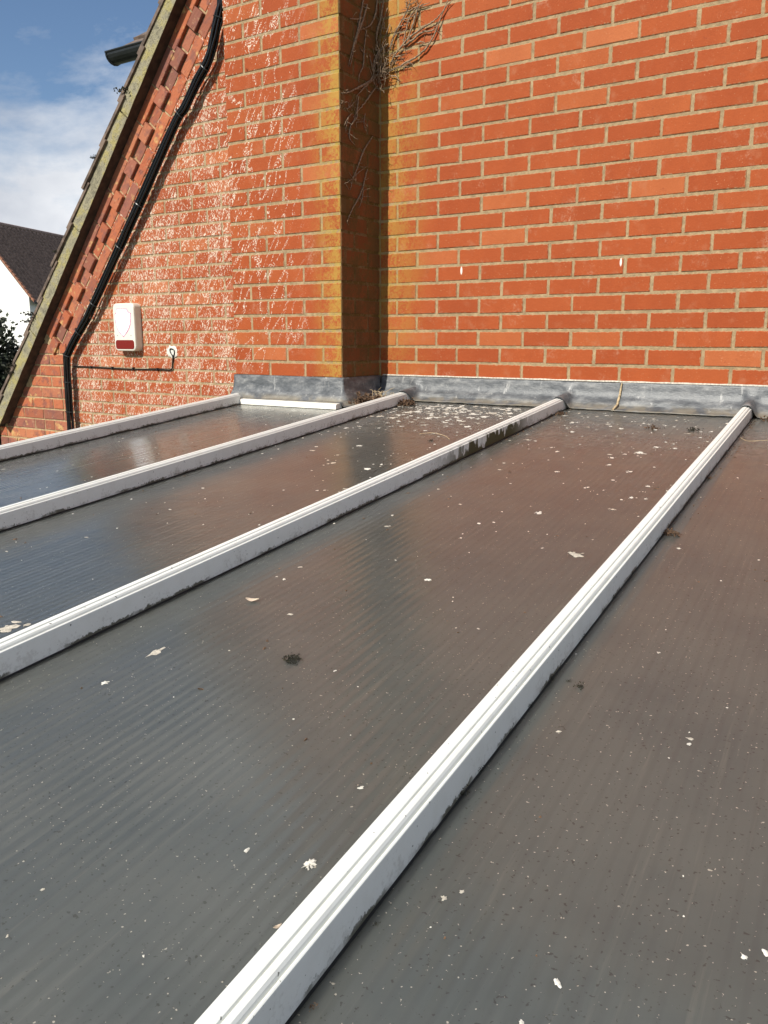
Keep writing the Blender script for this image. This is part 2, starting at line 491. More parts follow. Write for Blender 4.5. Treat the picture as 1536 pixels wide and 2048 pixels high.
M = dict(
    brick=red_brick("red_brick"),
    mortar=mortar_mat("sand_mortar", (.375, .275, .160)),
    gbrick=mottled_brick("mottled_brick"),
    gmortar=mortar_mat("gable_mortar", (.46, .33, .19), False),
    upvc=upvc("white_upvc"),
    poly=polycarbonate("polycarbonate"),
    lead=lead_mat("weathered_lead"),
    verge=verge_mat("verge_mortar"),
    rubber=simple("black_rubber", (.008, .008, .008), .7),
    soffit=simple("dark_soffit", (.05, .032, .022), .8, var=.4, scale=25, bump=.3),
    tile=simple("roof_tile_clay", (.12, .085, .065), .9, var=.45, scale=22, bump=.6),
    fartile=simple("dark_pantile", (.24, .165, .14), .75, var=.3, scale=6),
    vergetile=simple("terracotta_verge", (.28, .12, .07), .85, var=.3, scale=9),
    render=simple("white_render", (.80, .80, .77), .9, var=.05, scale=3),
    gutter=simple("black_gutter", (.012, .014, .015), .35, var=.3, scale=20),
    cable=simple("black_cable", (.005, .005, .006), .22, var=.3, scale=60),
    cream=simple("cream_plastic", (.64, .615, .54), .38, var=.03, scale=30),
    dropping=simple("dried_dropping", (.60, .575, .51), .95, var=.25, scale=150),
    pale=simple("pale_crust", (.46, .42, .35), .95, var=.3, scale=120, bump=.4),
    brown=simple("brown_litter", (.10, .058, .032), .95, var=.6, scale=160),
    straw=simple("dry_straw", (.42, .32, .19), .9, var=.35, scale=90),
    moss=simple("dark_moss", (.020, .019, .010), 1.0, var=.5, scale=140),
    leafm=simple("dry_leaf", (.52, .42, .32), .8, var=.2, scale=60),
    stem=simple("dead_stem", (.235, .165, .105), .8, var=.45, scale=110, bump=.4),
    hedge=simple("hedge_leaf", (.016, .024, .010), .6, var=.4, scale=3),
    bark=simple("bark", (.06, .045, .03), .95, var=.4, scale=20, bump=.5),
    ground=simple("paving", (.075, .085, .045), .95, var=.3, scale=2.2),
    trim=simple("white_trim", (.78, .76, .68), .5, var=.12, scale=30),
    steel=simple("galvanised_clip", (.35, .35, .34), .5, .4),
)
ma, t, b = material("red_lens")
b.inputs['Base Color'].default_value = (.16, .006, .004, 1); b.inputs['Roughness'].default_value = .18
t.l.new(t.bump(t.math('SINE', t.math('MULTIPLY', t.sep(t.pos())[0], 900.)), .15, .002), b.inputs['Normal'])
M['lens'] = ma
ma, t, b = material("sticker_white")
b.inputs['Base Color'].default_value = (.93, .93, .95, 1); b.inputs['Roughness'].default_value = .3
M['sticker'] = ma
ma, t, b = material("sticker_pink")
t.l.new(t.mix(t.mapr(t.noise(t.pos(), 120, 3), .4, .6), (.42, .12, .25, 1), (.66, .38, .50, 1)), b.inputs['Base Color']); b.inputs['Roughness'].default_value = .4
M['pink'] = ma

# ------------------------------------------------------------------ bricks
BL, BH, JT = .214, .0638, .0112
_bm = {}
def brick_mesh(length, variant, mat, depth=.04, height=BH, worn=1.0):
    key = (round(length, 4), variant, mat.name, depth, height)
    if key in _bm: return _bm[key]
    q = random.Random(hash(key[:2]) & 0xffff)
    a, h, c = length / 2, height / 2, .0024
    j = lambda s=.0013: q.uniform(-s, s) * worn
    outer, inner = [], []
    ring = [(-a, -h), (0, -h), (a, -h), (a, h), (0, h), (-a, h)]
    for (x, z) in ring:
        ox, oz = x + j(), z + j(.0011)
        outer.append((ox, .0022 + j(.0005), oz))
        inner.append((ox - math.copysign(c + abs(j()), x) if x else ox, j(.0006), oz - math.copysign(c + abs(j(.001)), z)))
    back = [(x, depth, z) for (x, z) in ring]
    vs = inner + outer + back
    fs = [tuple(range(6))]
    for k in range(6):
        n_ = (k + 1) % 6
        fs.append((6 + k, 6 + n_, n_, k))
        fs.append((12 + k, 12 + n_, 6 + n_, 6 + k))
    me = bpy.data.meshes.new("brick")
    me.from_pydata(vs, [], fs)
    me.materials.append(mat)
    me.update()
    _bm[key] = me
    return me

def brick(parent, center, length, mat, rot=None, depth=.04, name="brick", height=BH):
    me = brick_mesh(length, rnd.randrange(6), mat, depth, height)
    o = bpy.data.objects.new(name, me)
    o.location = center
    if rot: o.rotation_euler = rot
    return link(o, parent)

def brick_into(mb, center, length, mat, rotz=0):
    me = brick_mesh(length, rnd.randrange(6), mat)
    Mx = Matrix.Translation(center) @ Matrix.Rotation(rotz, 4, 'Z')
    mb.add([Mx @ v.co for v in me.vertices], [tuple(p_.vertices) for p_ in me.polygons])

CZ, CJ = .075, .225
def span_bricks(x0, x1, phase, c):
    """stretcher bond between x0 and x1; phase = joint position of even courses"""
    ph = phase + (CJ / 2 if c % 2 else 0)
    k = math.floor((x0 - ph) / CJ)
    x = ph + k * CJ
    out = []
    while x < x1 - 1e-6:
        a, b_ = max(x + JT / 2, x0), min(x + CJ - JT / 2, x1)
        if b_ - a > .02: out.append((a, b_))
        x += CJ
    return out

PX0, PX1, PY = -.785, -.100, -.3275     # pier: left, right, front plane
jit = lambda s: rnd.uniform(-s, s)

# ---- setting: ground
g = mesh_obj("ground", [(-3000, -3000, -2.6), (3000, -3000, -2.6), (3000, 3000, -2.6), (-3000, 3000, -2.6)], [(0, 1, 2, 3)], M['ground'])
tag(g, kind="structure")

# ---- right-hand wall
wall_r = empty("brick_wall", (.9, .1, -2.6))
tag(wall_r, "sunlit orange-red brick wall right of the dark corner, above the long lead flashing", "wall")
wall_r.location = (0, 0, 0)
mesh_obj("mortar_backing", [(PX1 - .03, .0028, -2.6), (3.2, .0028, -2.6), (3.2, .0028, 3.3), (PX1 - .03, .0028, 3.3), (PX1 - .03, .22, -2.6), (3.2, .22, -2.6), (3.2, .22, 3.3), (PX1 - .03, .22, 3.3)],
         [(0, 1, 2, 3), (5, 4, 7, 6), (1, 5, 6, 2), (4, 0, 3, 7), (3, 2, 6, 7), (4, 5, 1, 0)], M['mortar'], wall_r)
rest = MB()
for c in range(-3, 43):
    for a, b_ in span_bricks(PX1 + .004, 3.19, 0.0, c):
        ctr = ((a + b_) / 2 + jit(.0012), jit(.0016), (c + .5) * CZ + jit(.0011))
        if -1 <= c < 24 and a < 1.78: brick(wall_r, ctr, b_ - a, M['brick'], (jit(.004), jit(.003), jit(.004)))
        else: brick_into(rest, ctr, b_ - a, M['brick'])
tag(rest.build("outer_bricks", M['brick'], wall_r), kind="stuff")

# ---- pier (chimney breast)
pier = empty("brick_pier")
tag(pier, "projecting orange brick pier with pale ivy marks and yellow algae along its edge", "pier")
e = .0028
mb = MB(); mb.box((PX0 + e, PY + e, -2.6), (PX1 - e, .003, 3.3)); mb.build("mortar_core", M['mortar'], pier)
rest = MB()
for c in range(-3, 43):
    z = (c + .5) * CZ
    vis = -2 <= c < 26
    front = []
    if c % 2 == 0: cuts = [PX1, PX1 - CJ, PX1 - 2 * CJ, PX0]
    else: cuts = [PX1, PX1 - CJ / 2, PX1 - 1.5 * CJ, PX1 - 2.5 * CJ, PX0]
    for i in range(len(cuts) - 1):
        b_, a = cuts[i] - (JT / 2 if i else 0), cuts[i + 1] + (JT / 2 if i < len(cuts) - 2 else 0)
        ctr = ((a + b_) / 2, PY + jit(.0015), z + jit(.001))
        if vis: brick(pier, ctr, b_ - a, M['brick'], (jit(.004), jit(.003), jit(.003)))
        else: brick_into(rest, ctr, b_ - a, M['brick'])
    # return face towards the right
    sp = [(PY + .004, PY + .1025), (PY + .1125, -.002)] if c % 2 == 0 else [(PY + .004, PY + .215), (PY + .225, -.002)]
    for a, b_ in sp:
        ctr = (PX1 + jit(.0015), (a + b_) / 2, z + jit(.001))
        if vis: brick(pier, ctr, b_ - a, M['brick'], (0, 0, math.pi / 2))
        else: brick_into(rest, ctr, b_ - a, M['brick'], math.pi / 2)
    # return face towards the left
    for a, b_ in sp:
        brick_into(rest, (PX0, (a + b_) / 2, z), b_ - a, M['brick'], -math.pi / 2)
tag(rest.build("outer_bricks", M['brick'], pier), kind="stuff")

# ---- left-hand wall (same plane as the right one, thick with ivy residue)
GA = Vector((-1.3075, 0, 1.97217)); GT = Vector((.64026, 0, .76816)); GN = Vector((-.76816, 0, .64026))
def rake_off(x, z): return (Vector((x, 0, z)) - GA).dot(GN)
wall_l = empty("brick_wall")
tag(wall_l, "red brick wall speckled white all over, between the sloping verge and the pier", "wall")
mb = MB()
LWX = -2.60
pts = [(LWX, -2.6), (PX0 + .02, -2.6), (PX0 + .02, 3.3), (-.30, 3.3)]
top_s = (3.3 - GA.z) / GT.z
poly = [(LWX, -2.6), (PX0 + .02, -2.6), (PX0 + .02, 2.45), ]
# boundary follows the rake 0.14 m below the soffit
def on_rake(s, off): q = GA + GT * s + GN * off; return (q.x, q.z)
sA = (2.45 - GA.z + .14 * GN.z) / GT.z
poly += [on_rake(sA, -.15)]
sB = (LWX - GA.x + .14 * GN.x) / GT.x
poly += [on_rake(sB, -.15)]
vsf = [(x, .0029, z) for x, z in poly] + [(x, .22, z) for x, z in poly]
nP = len(poly)
mesh_obj("mortar_backing", vsf, [tuple(range(nP)), tuple(range(2 * nP - 1, nP - 1, -1))] + [(i, i + nP, (i + 1) % nP + nP, (i + 1) % nP) for i in range(nP)], M['mortar'], wall_l)
rest = MB()
for c in range(-14, 32):
    z = (c + .5) * CZ
    for a, b_ in span_bricks(LWX, PX0 + .0, -.12 * CJ, c):
        if rake_off(b_, z - .03) > -.135: continue
        while rake_off(a, z + .02) > -.10 and b_ - a > .05: a += .02
        ctr = ((a + b_) / 2 + jit(.0012), jit(.0016), z + jit(.0011))
        if c >= -5: brick(wall_l, ctr, b_ - a, M['brick'], (jit(.004), jit(.003), jit(.004)))
        else: brick_into(rest, ctr, b_ - a, M['brick'])
tag(rest.build("outer_bricks", M['brick'], wall_l), kind="stuff")

# ------------------------------------------------------------------ gable house at the left
house = empty("gable_house")
tag(house, "mottled brick house end with a steep mossy verge and dentil course, far left", "house")
ROTR = (0, -math.atan2(GT.z, GT.x), 0)
GMx = Matrix(((GT.x, 0, GN.x, GA.x), (0, 1, 0, 0), (GT.z, 0, GN.z, GA.z), (0, 0, 0, 1)))   # (s, y, off) -> world
# lower wall with level courses
GX0, GX1 = -3.44, -2.60
gw = [(GX0, -2.6), (GX1, -2.6), (GX1, .10), on_rake(-2.32, .045), on_rake((GX0 - GA.x - .045 * GN.x) / GT.x, 0.045)]
mesh_obj("wall", [(x, -.0075, z) for x, z in gw] + [(x, .25, z) for x, z in gw],
         [(0, 1, 2, 3, 4), (9, 8, 7, 6, 5)] + [(i, i + 5, (i + 1) % 5 + 5, (i + 1) % 5) for i in range(5)], M['gmortar'], house)
for c in range(-9, 2):
    z = (c + .5 + .1) * CZ
    ph = -.89 * CJ if c % 2 else -.37 * CJ
    k = math.floor((GX0 - ph) / CJ); x = ph + k * CJ
    while x < GX1:
        segs = [(x + .005, x + CJ - .005)]
        if rnd.random() < .3: segs = [(x + .005, x + .1075), (x + .1175, x + CJ - .005)]
        for a, b_ in segs:
            a, b_ = max(a, GX0), min(b_, GX1 - .002)
            if b_ - a < .03: continue
            if rake_off((a + b_) / 2, z) > .05: continue
            if c >= 0 and rake_off(b_, z) < -.05 and False: continue
            brick(house, ((a + b_) / 2, -.012 + jit(.002), z), b_ - a, M['gbrick'], (jit(.006), jit(.004), jit(.006)))
        x += CJ
# rake band: three rows of bricks laid along the slope
S0, S1 = -2.36, .55
mb = MB()
mb.box((S0, .0012, -.204), (S1, .06, -.055), GMx)
mb.box((S0 + .02, -.0185, -.054), (S1, .061, .06), GMx)
mb.build("rake_mortar", M['gmortar'], house)
def rake_brick(s, off, y, length, depth, height=BH):
    q = GA + GT * s + GN * off
    brick(house, (q.x, y + jit(.002), q.z), length, M['gbrick'], (jit(.006), ROTR[1] + jit(.006), jit(.006)), depth, height=height)
s = S0 + .05
while s < S1:
    rake_brick(s + .06, -.169, -.004, .213, .05)
    rake_brick(s + .0, -.0935, -.025, .102, .06, .070)        # projecting dentil
    rake_brick(s + .1125, -.0935, -.003, .104, .05)     # set-back brick between dentils
    rake_brick(s + .13, -.0235, -.024, .215, .06)
    s += CJ
# soffit board and verge
mb = MB()
mb.box((-3.12, -.084, .010), (S1, .010, .023), GMx)
mb.build("soffit_board", M['soffit'], house)
s = -3.14
i = 0
while s < S1:
    L_ = .78 + jit(.05)
    mb = MB()
    n_ = 14
    vs_, fs_ = [], []
    for k in range(n_ + 1):
        ss = s + .004 + (L_ - .008) * k / n_
        w1 = .004 * noise.noise((ss * 9, 3, i)); w2 = .010 * noise.noise((ss * 14, 7, i)) + .004 * noise.noise((ss * 60, 7, i))
        for (y_, o_) in ((-.082, .012), (-.088 + w1, .010), (-.091 + w1, .050), (-.090 + w1, .088 + w2), (-.02, .092 + w2)):
            vs_.append(GMx @ Vector((ss, y_, o_)))
        if k:
            b0 = (k - 1) * 5
            for r_ in range(4): fs_.append((b0 + r_, b0 + 5 + r_, b0 + 6 + r_, b0 + 1 + r_))
    fs_ += [(0, 1, 2, 3, 4), tuple(n_ * 5 + r_ for r_ in (4, 3, 2, 1, 0))]
    mb.add(vs_, fs_); mb.build("verge_mortar", M['verge'], house)
    s += L_; i += 1
# tiles along the verge
s = -3.22
while s < S1 + .2:
    mb = MB()
    a = R(3.6)
    lo, hi = Vector((s - .03, -.102 + jit(.006), .092)), Vector((s + .315, .24, .110))
    Mt = GMx @ Matrix.Translation((s, 0, .099)) @ Matrix.Rotation(a, 4, 'Y') @ Matrix.Translation((-s, 0, -.094))
    mb.box(lo, hi, Mt)
    mb.build("roof_tile", M['tile'], house)
    s += .285
mb = MB()
for k in range(13):
    ss = -3.22 + k * .285
    mb.add([GMx @ Vector(q) for q in ((ss - .03, .242, .134), (ss + .29, .242, .116), (ss + .29, 3.4, .116), (ss - .03, 3.4, .134), (ss - .03, .242, .11), (ss - .03, 3.4, .11))],
           [(0, 1, 2, 3), (0, 3, 5, 4)])
mb.box((-3.24, .22, .0), (S1 + .2, 3.4, .10), GMx)
mb.build("roof_slope", M['tile'], house)
# moss lumps sitting on the verge
def moss_lump(name, c, r, n_, parent=None, mat=None, flat=.6, seed=0):
    q = random.Random(seed)
    mb = MB()
    for _ in range(n_):
        d = Vector((q.gauss(0, .5), q.gauss(0, .5), abs(q.gauss(0, .45)) * flat)) * r
        l = r * q.uniform(.12, .34)
        ax = Vector((q.gauss(0, 1), q.gauss(0, 1), q.gauss(.6, .8))).normalized()
        bx = ax.orthogonal().normalized(); cx = ax.cross(bx)
        p0 = Vector(c) + d
        if p0.z < c[2] - .001: p0.z = c[2]
        mb.add([p0 + ax * l, p0 + bx * l * .45, p0 - bx * .25 * l + cx * .4 * l, p0 - bx * .25 * l - cx * .4 * l], [(0, 1, 2), (0, 2, 3), (0, 3, 1), (1, 3, 2)])
    return mb.build(name, mat or M['moss'], parent)
for k, s in enumerate((-2.72, -2.66, -2.28, -2.22, -1.72, -1.05, -.62, -.05)):
    c = GMx @ Vector((s, -.093, .108 + rnd.uniform(-.01, .006)))
    moss_lump("moss_clump", c, rnd.uniform(.03, .05), 70, house, seed=50 + k)
# dormer behind the verge: dark gutter, short tiled slope, white cheek
DY = .62
gp0, gp1 = Vector((-2.70, DY, 2.095)), Vector((-2.02, DY, 2.095))
dv = []; df = []
seg = 10
for k, X in enumerate((gp0.x, gp1.x)):
    for rr in (.066, .060):
        for j in range(seg + 1):
            a = math.pi + math.pi * j / seg
            dv.append((X, DY + math.cos(a) * rr, 2.095 + math.sin(a) * rr))
n1_ = seg + 1
for j in range(seg):
    df.append((j, j + 1, 2 * n1_ + j + 1, 2 * n1_ + j))
    df.append((n1_ + j + 1, n1_ + j, 3 * n1_ + j, 3 * n1_ + j + 1))
df += [(0, 2*n1_, 3*n1_, n1_), (seg, n1_ + seg, 3*n1_ + seg, 2*n1_ + seg), tuple(range(seg, -1, -1))]
gut = mesh_obj("gutter", dv, df, M['gutter'], house)
mb = MB(); mb.tube([(gp0.x + .004, DY - .066, 2.095), (gp1.x, DY - .066, 2.095)], .007, 6); mb.tube([(gp0.x + .012, DY + math.cos(math.pi + math.pi * j / 8) * .066, 2.095 + math.sin(math.pi + math.pi * j / 8) * .066) for j in range(9)], .007, 5)
mb.build("gutter_rim", M['gutter'], gut)
mb = MB(); mb.box((-2.47, DY + .075, 1.2), (-1.6, 2.2, 2.08)); mb.build("dormer_wall", M['render'], house)
sl = R(36)
for row in range(5):
    d0 = row * .19
    for col in range(4):
        mb = MB()
        Mt = Matrix.Translation((-2.62 + col * .24, DY + .01 + d0 * math.cos(sl), 2.118 + d0 * math.sin(sl))) @ Matrix.Rotation(sl - R(5), 4, 'X')
        mb.box((.002, -.045, 0), (.238, .24, .016), Mt)
        mb.build("dormer_tile", M['tile'], house)

# ------------------------------------------------------------------ cables on the wall
cb = empty("cable_bundle")
tag(cb, "thick bundle of black cables clipped along the sloping brick band, turning down at its foot", "cable")
path = [(-1.064, 1.997 + .25), (-1.068, 1.997), (-1.078, 1.907), (-1.095, 1.847), (-1.148, 1.725), (-1.186, 1.645), (-1.282, 1.547), (-1.380, 1.432), (-1.481, 1.343), (-1.861, .878), (-2.051, .656), (-2.237, .437), (-2.356, .303), (-2.515, .122), (-2.556, .044), (-2.566, -.143), (-2.572, -.417), (-2.575, -.80), (-2.576, -2.4)]
base_path = smooth_path([(x + (.034 if z > .15 else .012), -.050, z) for x, z in path], 5)
for k in range(7):
    o_ = -.0213 + .0071 * k
    yo = (.006, -.010, .008, -.014, .003, -.012, .006)[k]
    pp = []
    for i, q in enumerate(base_path):
        t_ = (base_path[min(i + 1, len(base_path) - 1)] - base_path[max(i - 1, 0)]).normalized()
        side = Vector((t_.z, 0, -t_.x))
        w = noise.noise((i * .23, k * 3.1, 1)) * .006
        pp.append(q + side * (o_ + w) + Vector((0, yo + noise.noise((i * .31, k * 2.3, 5)) * .005, 0)))
    mb = MB(); mb.tube(pp, .0064 if k != 3 else .0078, 7)
    mb.build("cable", M['cable'], cb, True)
for i in (16, 27, 38, 44, 48, 56, 62, 68, 74, 78):
    if i >= len(base_path) - 1: continue
    q = base_path[i]; t_ = (base_path[i + 1] - base_path[i - 1]).normalized(); sd_ = Vector((t_.z, 0, -t_.x))
    mb = MB(); mb.tube([q + sd_ * (.033 * math.cos(a)) + Vector((0, -.020 * math.sin(a) - .003, 0)) for a in [math.pi * j / 8 for j in range(9)]], .0035, 5)
    mb.build("cable_tie", M['gutter'], cb)
thin = [(-2.548, .003), (-2.45, .004), (-2.271, .002), (-1.977, -.002), (-1.722, .001), (-1.625, .0), (-1.603, .008), (-1.598, .03), (-1.590, .078), (-1.609, .107), (-1.608, .125), (-1.590, .124), (-1.576, .117), (-1.575, .097), (-1.588, .078)]
ac = empty("alarm_cable")
tag(ac, "thin black cable running level from the bundle to a loop in a white patch", "cable")
mb = MB(); mb.tube(smooth_path([(x, -.0065, z) for x, z in thin], 5), .0047, 6); mb.build("cable", M['cable'], ac, True)
for x in (-2.36, -2.15, -1.95, -1.73):
    mb = MB(); mb.box((x - .004, -.014, -.007), (x + .004, .002, .010)); mb.build("cable_clip", M['gutter'], ac)
# white sealant patch
q = random.Random(3); vs_ = []; nn = 22
for k in range(nn):
    a = 6.28318 * k / nn; rr = .040 * (1 + .16 * q.uniform(-1, 1))
    vs_.append((-1.598 + rr * 1.15 * math.cos(a), -.0025, .110 + rr * .95 * math.sin(a)))
vs_ += [(x * .75 + -1.598 * .25, -.006, z * .75 + .110 * .25) for x, _, z in vs_]
tag(mesh_obj("sealant_patch", vs_, [tuple(range(nn, 2 * nn))] + [(k, (k + 1) % nn, nn + (k + 1) % nn, nn + k) for k in range(nn)], M['dropping']), "smeared white sealant patch where the thin cable enters the speckled wall", "patch")

# ------------------------------------------------------------------ alarm box
def rrect(x0, x1, z0, z1, r, n_=5):
    out = []
    for cx_, cz_, a0 in ((x1 - r, z0 + r, -90), (x1 - r, z1 - r, 0), (x0 + r, z1 - r, 90), (x0 + r, z0 + r, 180)):
        for k in range(n_ + 1):
            a = R(a0 + 90 * k / n_); out.append((cx_ + r * math.cos(a), cz_ + r * math.sin(a)))
    return out
def plate(mb, outline, layers):
    """layers: list of (y, inset) from back to front; closed at the front"""
    cx_ = sum(q[0] for q in outline) / len(outline); cz_ = sum(q[1] for q in outline) / len(outline)
    n_ = len(outline); vs_ = []
    for y_, ins in layers:
        for x_, z_ in outline:
            d = Vector((x_ - cx_, z_ - cz_)); l = d.length
            f_ = (l - ins) / l
            vs_.append((cx_ + d.x * f_, y_, cz_ + d.y * f_))
    fs_ = []
    for k in range(len(layers) - 1):
        for i in range(n_):
            fs_.append((k*n_+i, k*n_+(i+1) % n_, (k+1)*n_+(i+1) % n_, (k+1)*n_+i))
    fs_.append(tuple((len(layers)-1)*n_ + i for i in range(n_)))
    mb.add(vs_, fs_)
al = empty("alarm_box")
tag(al, "cream burglar alarm box with a shield sticker and red lamp lens on the speckled wall", "alarm")
AX0, AX1, AZ0, AZ1 = -2.052, -1.858, .110, .400
mb = MB(); plate(mb, rrect(AX0, AX1, AZ0, AZ1, .03), [(.0, 0), (-.044, .0), (-.052, .003), (-.055, .008)]); mb.build("cover", M['cream'], al)
mb = MB(); plate(mb, rrect(AX0 + .012, AX1 - .012, AZ0 + .012, AZ0 + .068, .016), [(-.054, 0), (-.0565, .001), (-.0575, .003)])
lens = mb.build("lamp_lens", M['lens'], al)
sh = [(-2.015, .3684), (-1.9163, .3666), (-1.9063, .3471), (-1.8834, .339), (-1.886, .300), (-1.8928, .2711), (-1.9139, .236), (-1.9628, .1948), (-2.0052, .2245), (-2.0281, .2682), (-2.033, .300), (-2.0312, .3374), (-2.0185, .3449)][::-1]
mb = MB(); plate(mb, sh, [(-.0548, 0), (-.0560, 0)]); mb.build("shield_border", M['pink'], al)
mb = MB(); plate(mb, sh, [(-.0552, .007), (-.0566, .0075)]); mb.build("shield_face", M['sticker'], al)
for x_, z_ in ((-2.02, .205), (-1.895, .205)):
    mb = MB(); plate(mb, [(x_ + .004 * math.cos(a), z_ + .004 * math.sin(a)) for a in [6.283 * k / 8 for k in range(8)]], [(-.054, 0), (-.0562, .0)]); mb.build("screw_cap", M['steel'], al)

# ------------------------------------------------------------------ lean-to roof
lean = empty("lean_to_roof")
tag(lean, "low-pitched grey multiwall plastic lean-to roof with white glazing bars", "roof")
YB = -4.5
BARS = [(-.0809, -.7089, -.42), (-.0603, .1394, -.05), (-.0440, .9279, -.05), (-.0491, 1.6811, -.05), (-.050, 2.455, -.05)]   # (slope, right-hand foot at y=0, end at wall)
roof_z = lambda y: RZ0 + RSL * y
HW = .018
prof = [(.0180, .0035), (.0181, .0430), (.0178, .0452), (.0166, .0462), (.0150, .0462), (.0141, .0440), (.0134, .0446), (.0126, .0490), (.0108, .0520), (.0080, .0535), (.0056, .0536), (.0046, .0512), (.0038, .0516), (.0032, .0548), (.0015, .0558), (0, .0560)]
prof = prof + [(-.004, .0559), (-.009, .0548), (-.0135, .0520), (-.0165, .0480), (-.0178, .0435), (-.0180, .0035)]
n_p = len(prof)
for i, (az, L0, yend) in enumerate(BARS):
    vs_, fs_ = [], []
    ny = 24
    for k in range(ny + 1):
        y_ = YB + (yend - YB) * k / ny
        cx_ = L0 + az * y_ - HW + .0004 * noise.noise((y_ * 2, i, 0))
        for (px_, pz_) in prof: vs_.append((cx_ + px_, y_, roof_z(y_) + pz_ + .0006 * noise.noise((y_ * 1.5, i, 4))))
        if k:
            b0 = (k - 1) * n_p
            for r_ in range(n_p - 1): fs_.append((b0 + r_, b0 + r_ + 1, b0 + n_p + r_ + 1, b0 + n_p + r_))
    fs_ += [tuple(range(n_p)), tuple(ny * n_p + r_ for r_ in range(n_p - 1, -1, -1))]
    bar = mesh_obj("glazing_bar", vs_, fs_, M['upvc'], lean)
    if i == 3: tag(bar, "white glazing bar nearest the camera, running down to the bottom edge")
    for sgn in (1, -1):
        mb = MB()
        f0 = lambda y_, dx: L0 + az * y_ - HW + sgn * (HW + dx)
        q0, q1 = YB, yend - .005
        vs2 = []
        for y_ in (q0, q1):
            for dx, dz in ((-.010, .0008), (.0012, .0008), (.0004, .0042), (-.010, .0042)): vs2.append((f0(y_, dx), y_, roof_z(y_) + dz))
        mb.add(vs2, [(0, 1, 5, 4), (1, 2, 6, 5), (2, 3, 7, 6), (0, 3, 2, 1), (4, 5, 6, 7)])
        mb.build("gasket", M['rubber'], bar)
for i in range(4):
    a0, l0, _ = BARS[i]; a1, l1, _ = BARS[i + 1]
    yt = -.335 if i == 0 else .0
    vs_ = []
    for y_ in (YB + .05, yt):
        for (az, L0) in ((a0, l0), (a1, l1)):
            vs_.append((L0 + az * y_ - HW, y_, roof_z(y_)))
    if i == 0:   # cut round the foot of the pier
        vs_ = [(l0 + a0 * (YB + .05) - HW, YB + .05, 0), (l1 + a1 * (YB + .05) - HW, YB + .05, 0), (l1 - HW, 0, 0), (PX1 + .004, 0, 0), (PX1 + .004, PY - .004, 0), (l0 + a0 * PY - HW, PY - .004, 0)]
        vs_ = [(x, y_, roof_z(y_)) for x, y_, _ in vs_]
    else:
        vs_ = [vs_[0], vs_[1], vs_[3], vs_[2]]
    n_ = len(vs_)
    low = [(x, y_, z_ - .016) for x, y_, z_ in vs_]
    mesh_obj("roof_sheet", vs_ + low, [tuple(range(n_)), tuple(range(2 * n_ - 1, n_ - 1, -1))] + [(k, k + n_, (k + 1) % n_ + n_, (k + 1) % n_) for k in range(n_)], M['poly'], lean)
mb = MB()
az, L0, _ = BARS[0]
for (ya, yb, za, zb) in ((YB, -.43, -.12, 0),):
    vs2 = []
    for y_ in (ya, yb):
        for dx, z_ in ((-.055, -2.6), (-.005, -2.6), (-.005, -.018), (-.055, -.018)):
            zz = z_ if z_ < -1 else roof_z(y_) + z_
            vs2.append((L0 + az * y_ - HW + dx + .03, y_, zz))
    mb.add(vs2, [(0, 1, 5, 4), (1, 2, 6, 5), (2, 3, 7, 6), (3, 0, 4, 7), (0, 3, 2, 1), (4, 5, 6, 7)])
mb.build("side_frame", M['trim'], lean)

# ------------------------------------------------------------------ lead flashing
def bar_bump(x, y_):
    h = 0
    for az, L0, ye in BARS[1:]:
        c = L0 + az * y_ - HW
        h = max(h, math.exp(-((x - c) / .027) ** 4) if abs(x - c) < .07 else 0)
    return h
def flashing(name, x0, x1, face_y, axis='x', seed=0, lip=.10, step=.010, fx=0.0, top=.006):
    """sheet dressed down a wall face and out on to the roof; axis 'y' runs along the pier's return"""
    prof = [(.006, top), (-.006, top + .001), (-.0085, top - .004), (-.010, -.020), (-.014, -.042), (-.024, -.057), (-.040, -.064), (-.045, -.076), (-.056, -.087), (-.074, -.095), (-.088, -.099), (-lip, -.1025)]
    n_ = max(2, int((x1 - x0) / step)); vs_, fs_ = [], []
    m_ = len(prof)
    for k in range(n_ + 1):
        x = x0 + (x1 - x0) * k / n_
        for r_, (dy, z_) in enumerate(prof):
            w = r_ / (m_ - 1)
            nz = noise.noise((x * 7, r_ * .35, seed)) * .006 * w + noise.noise((x * 26, r_ * .6, seed + 3)) * .0028 * w
            ny = noise.noise((x * 5, r_ * .3, seed + 9)) * .007 * min(1, w * 2) + noise.noise((x * 19, r_ * .5, seed + 5)) * .003 * w
            if r_ == m_ - 1: ny += noise.noise((x * 9, 0, seed + 20)) * .010
            if axis == 'x':
                yy = face_y + dy + ny
                if face_y > -.1: yy -= .075 * w * w * bar_bump(x, yy)
                floor_ = roof_z(yy) + .0035
                z2 = z_ + nz
                # follow the roof at the lip
                tgt = roof_z(yy) + .006
                z2 = z2 * (1 - w ** 2) + (tgt + abs(nz) * .5) * w ** 2
                bb = bar_bump(x, yy)
                z2 = max(z2, floor_, (floor_ + .060 * bb) if bb > .02 else -9)
                vs_.append((x, yy, z2))
            else:
                xx = fx - dy - ny
                tgt = roof_z(x) + .006
                z2 = z_ + nz
                z2 = z2 * (1 - w ** 2) + tgt * w ** 2
                vs_.append((xx, x, max(z2, roof_z(x) + .0035)))
        if k:
            b0 = (k - 1) * m_
            for r_ in range(m_ - 1):
                q_ = (b0 + r_, b0 + r_ + 1, b0 + m_ + r_ + 1, b0 + m_ + r_)
                fs_.append(q_ if axis == 'x' else q_[::-1])
    # thickness: second skin 2 mm behind
    return vs_, fs_
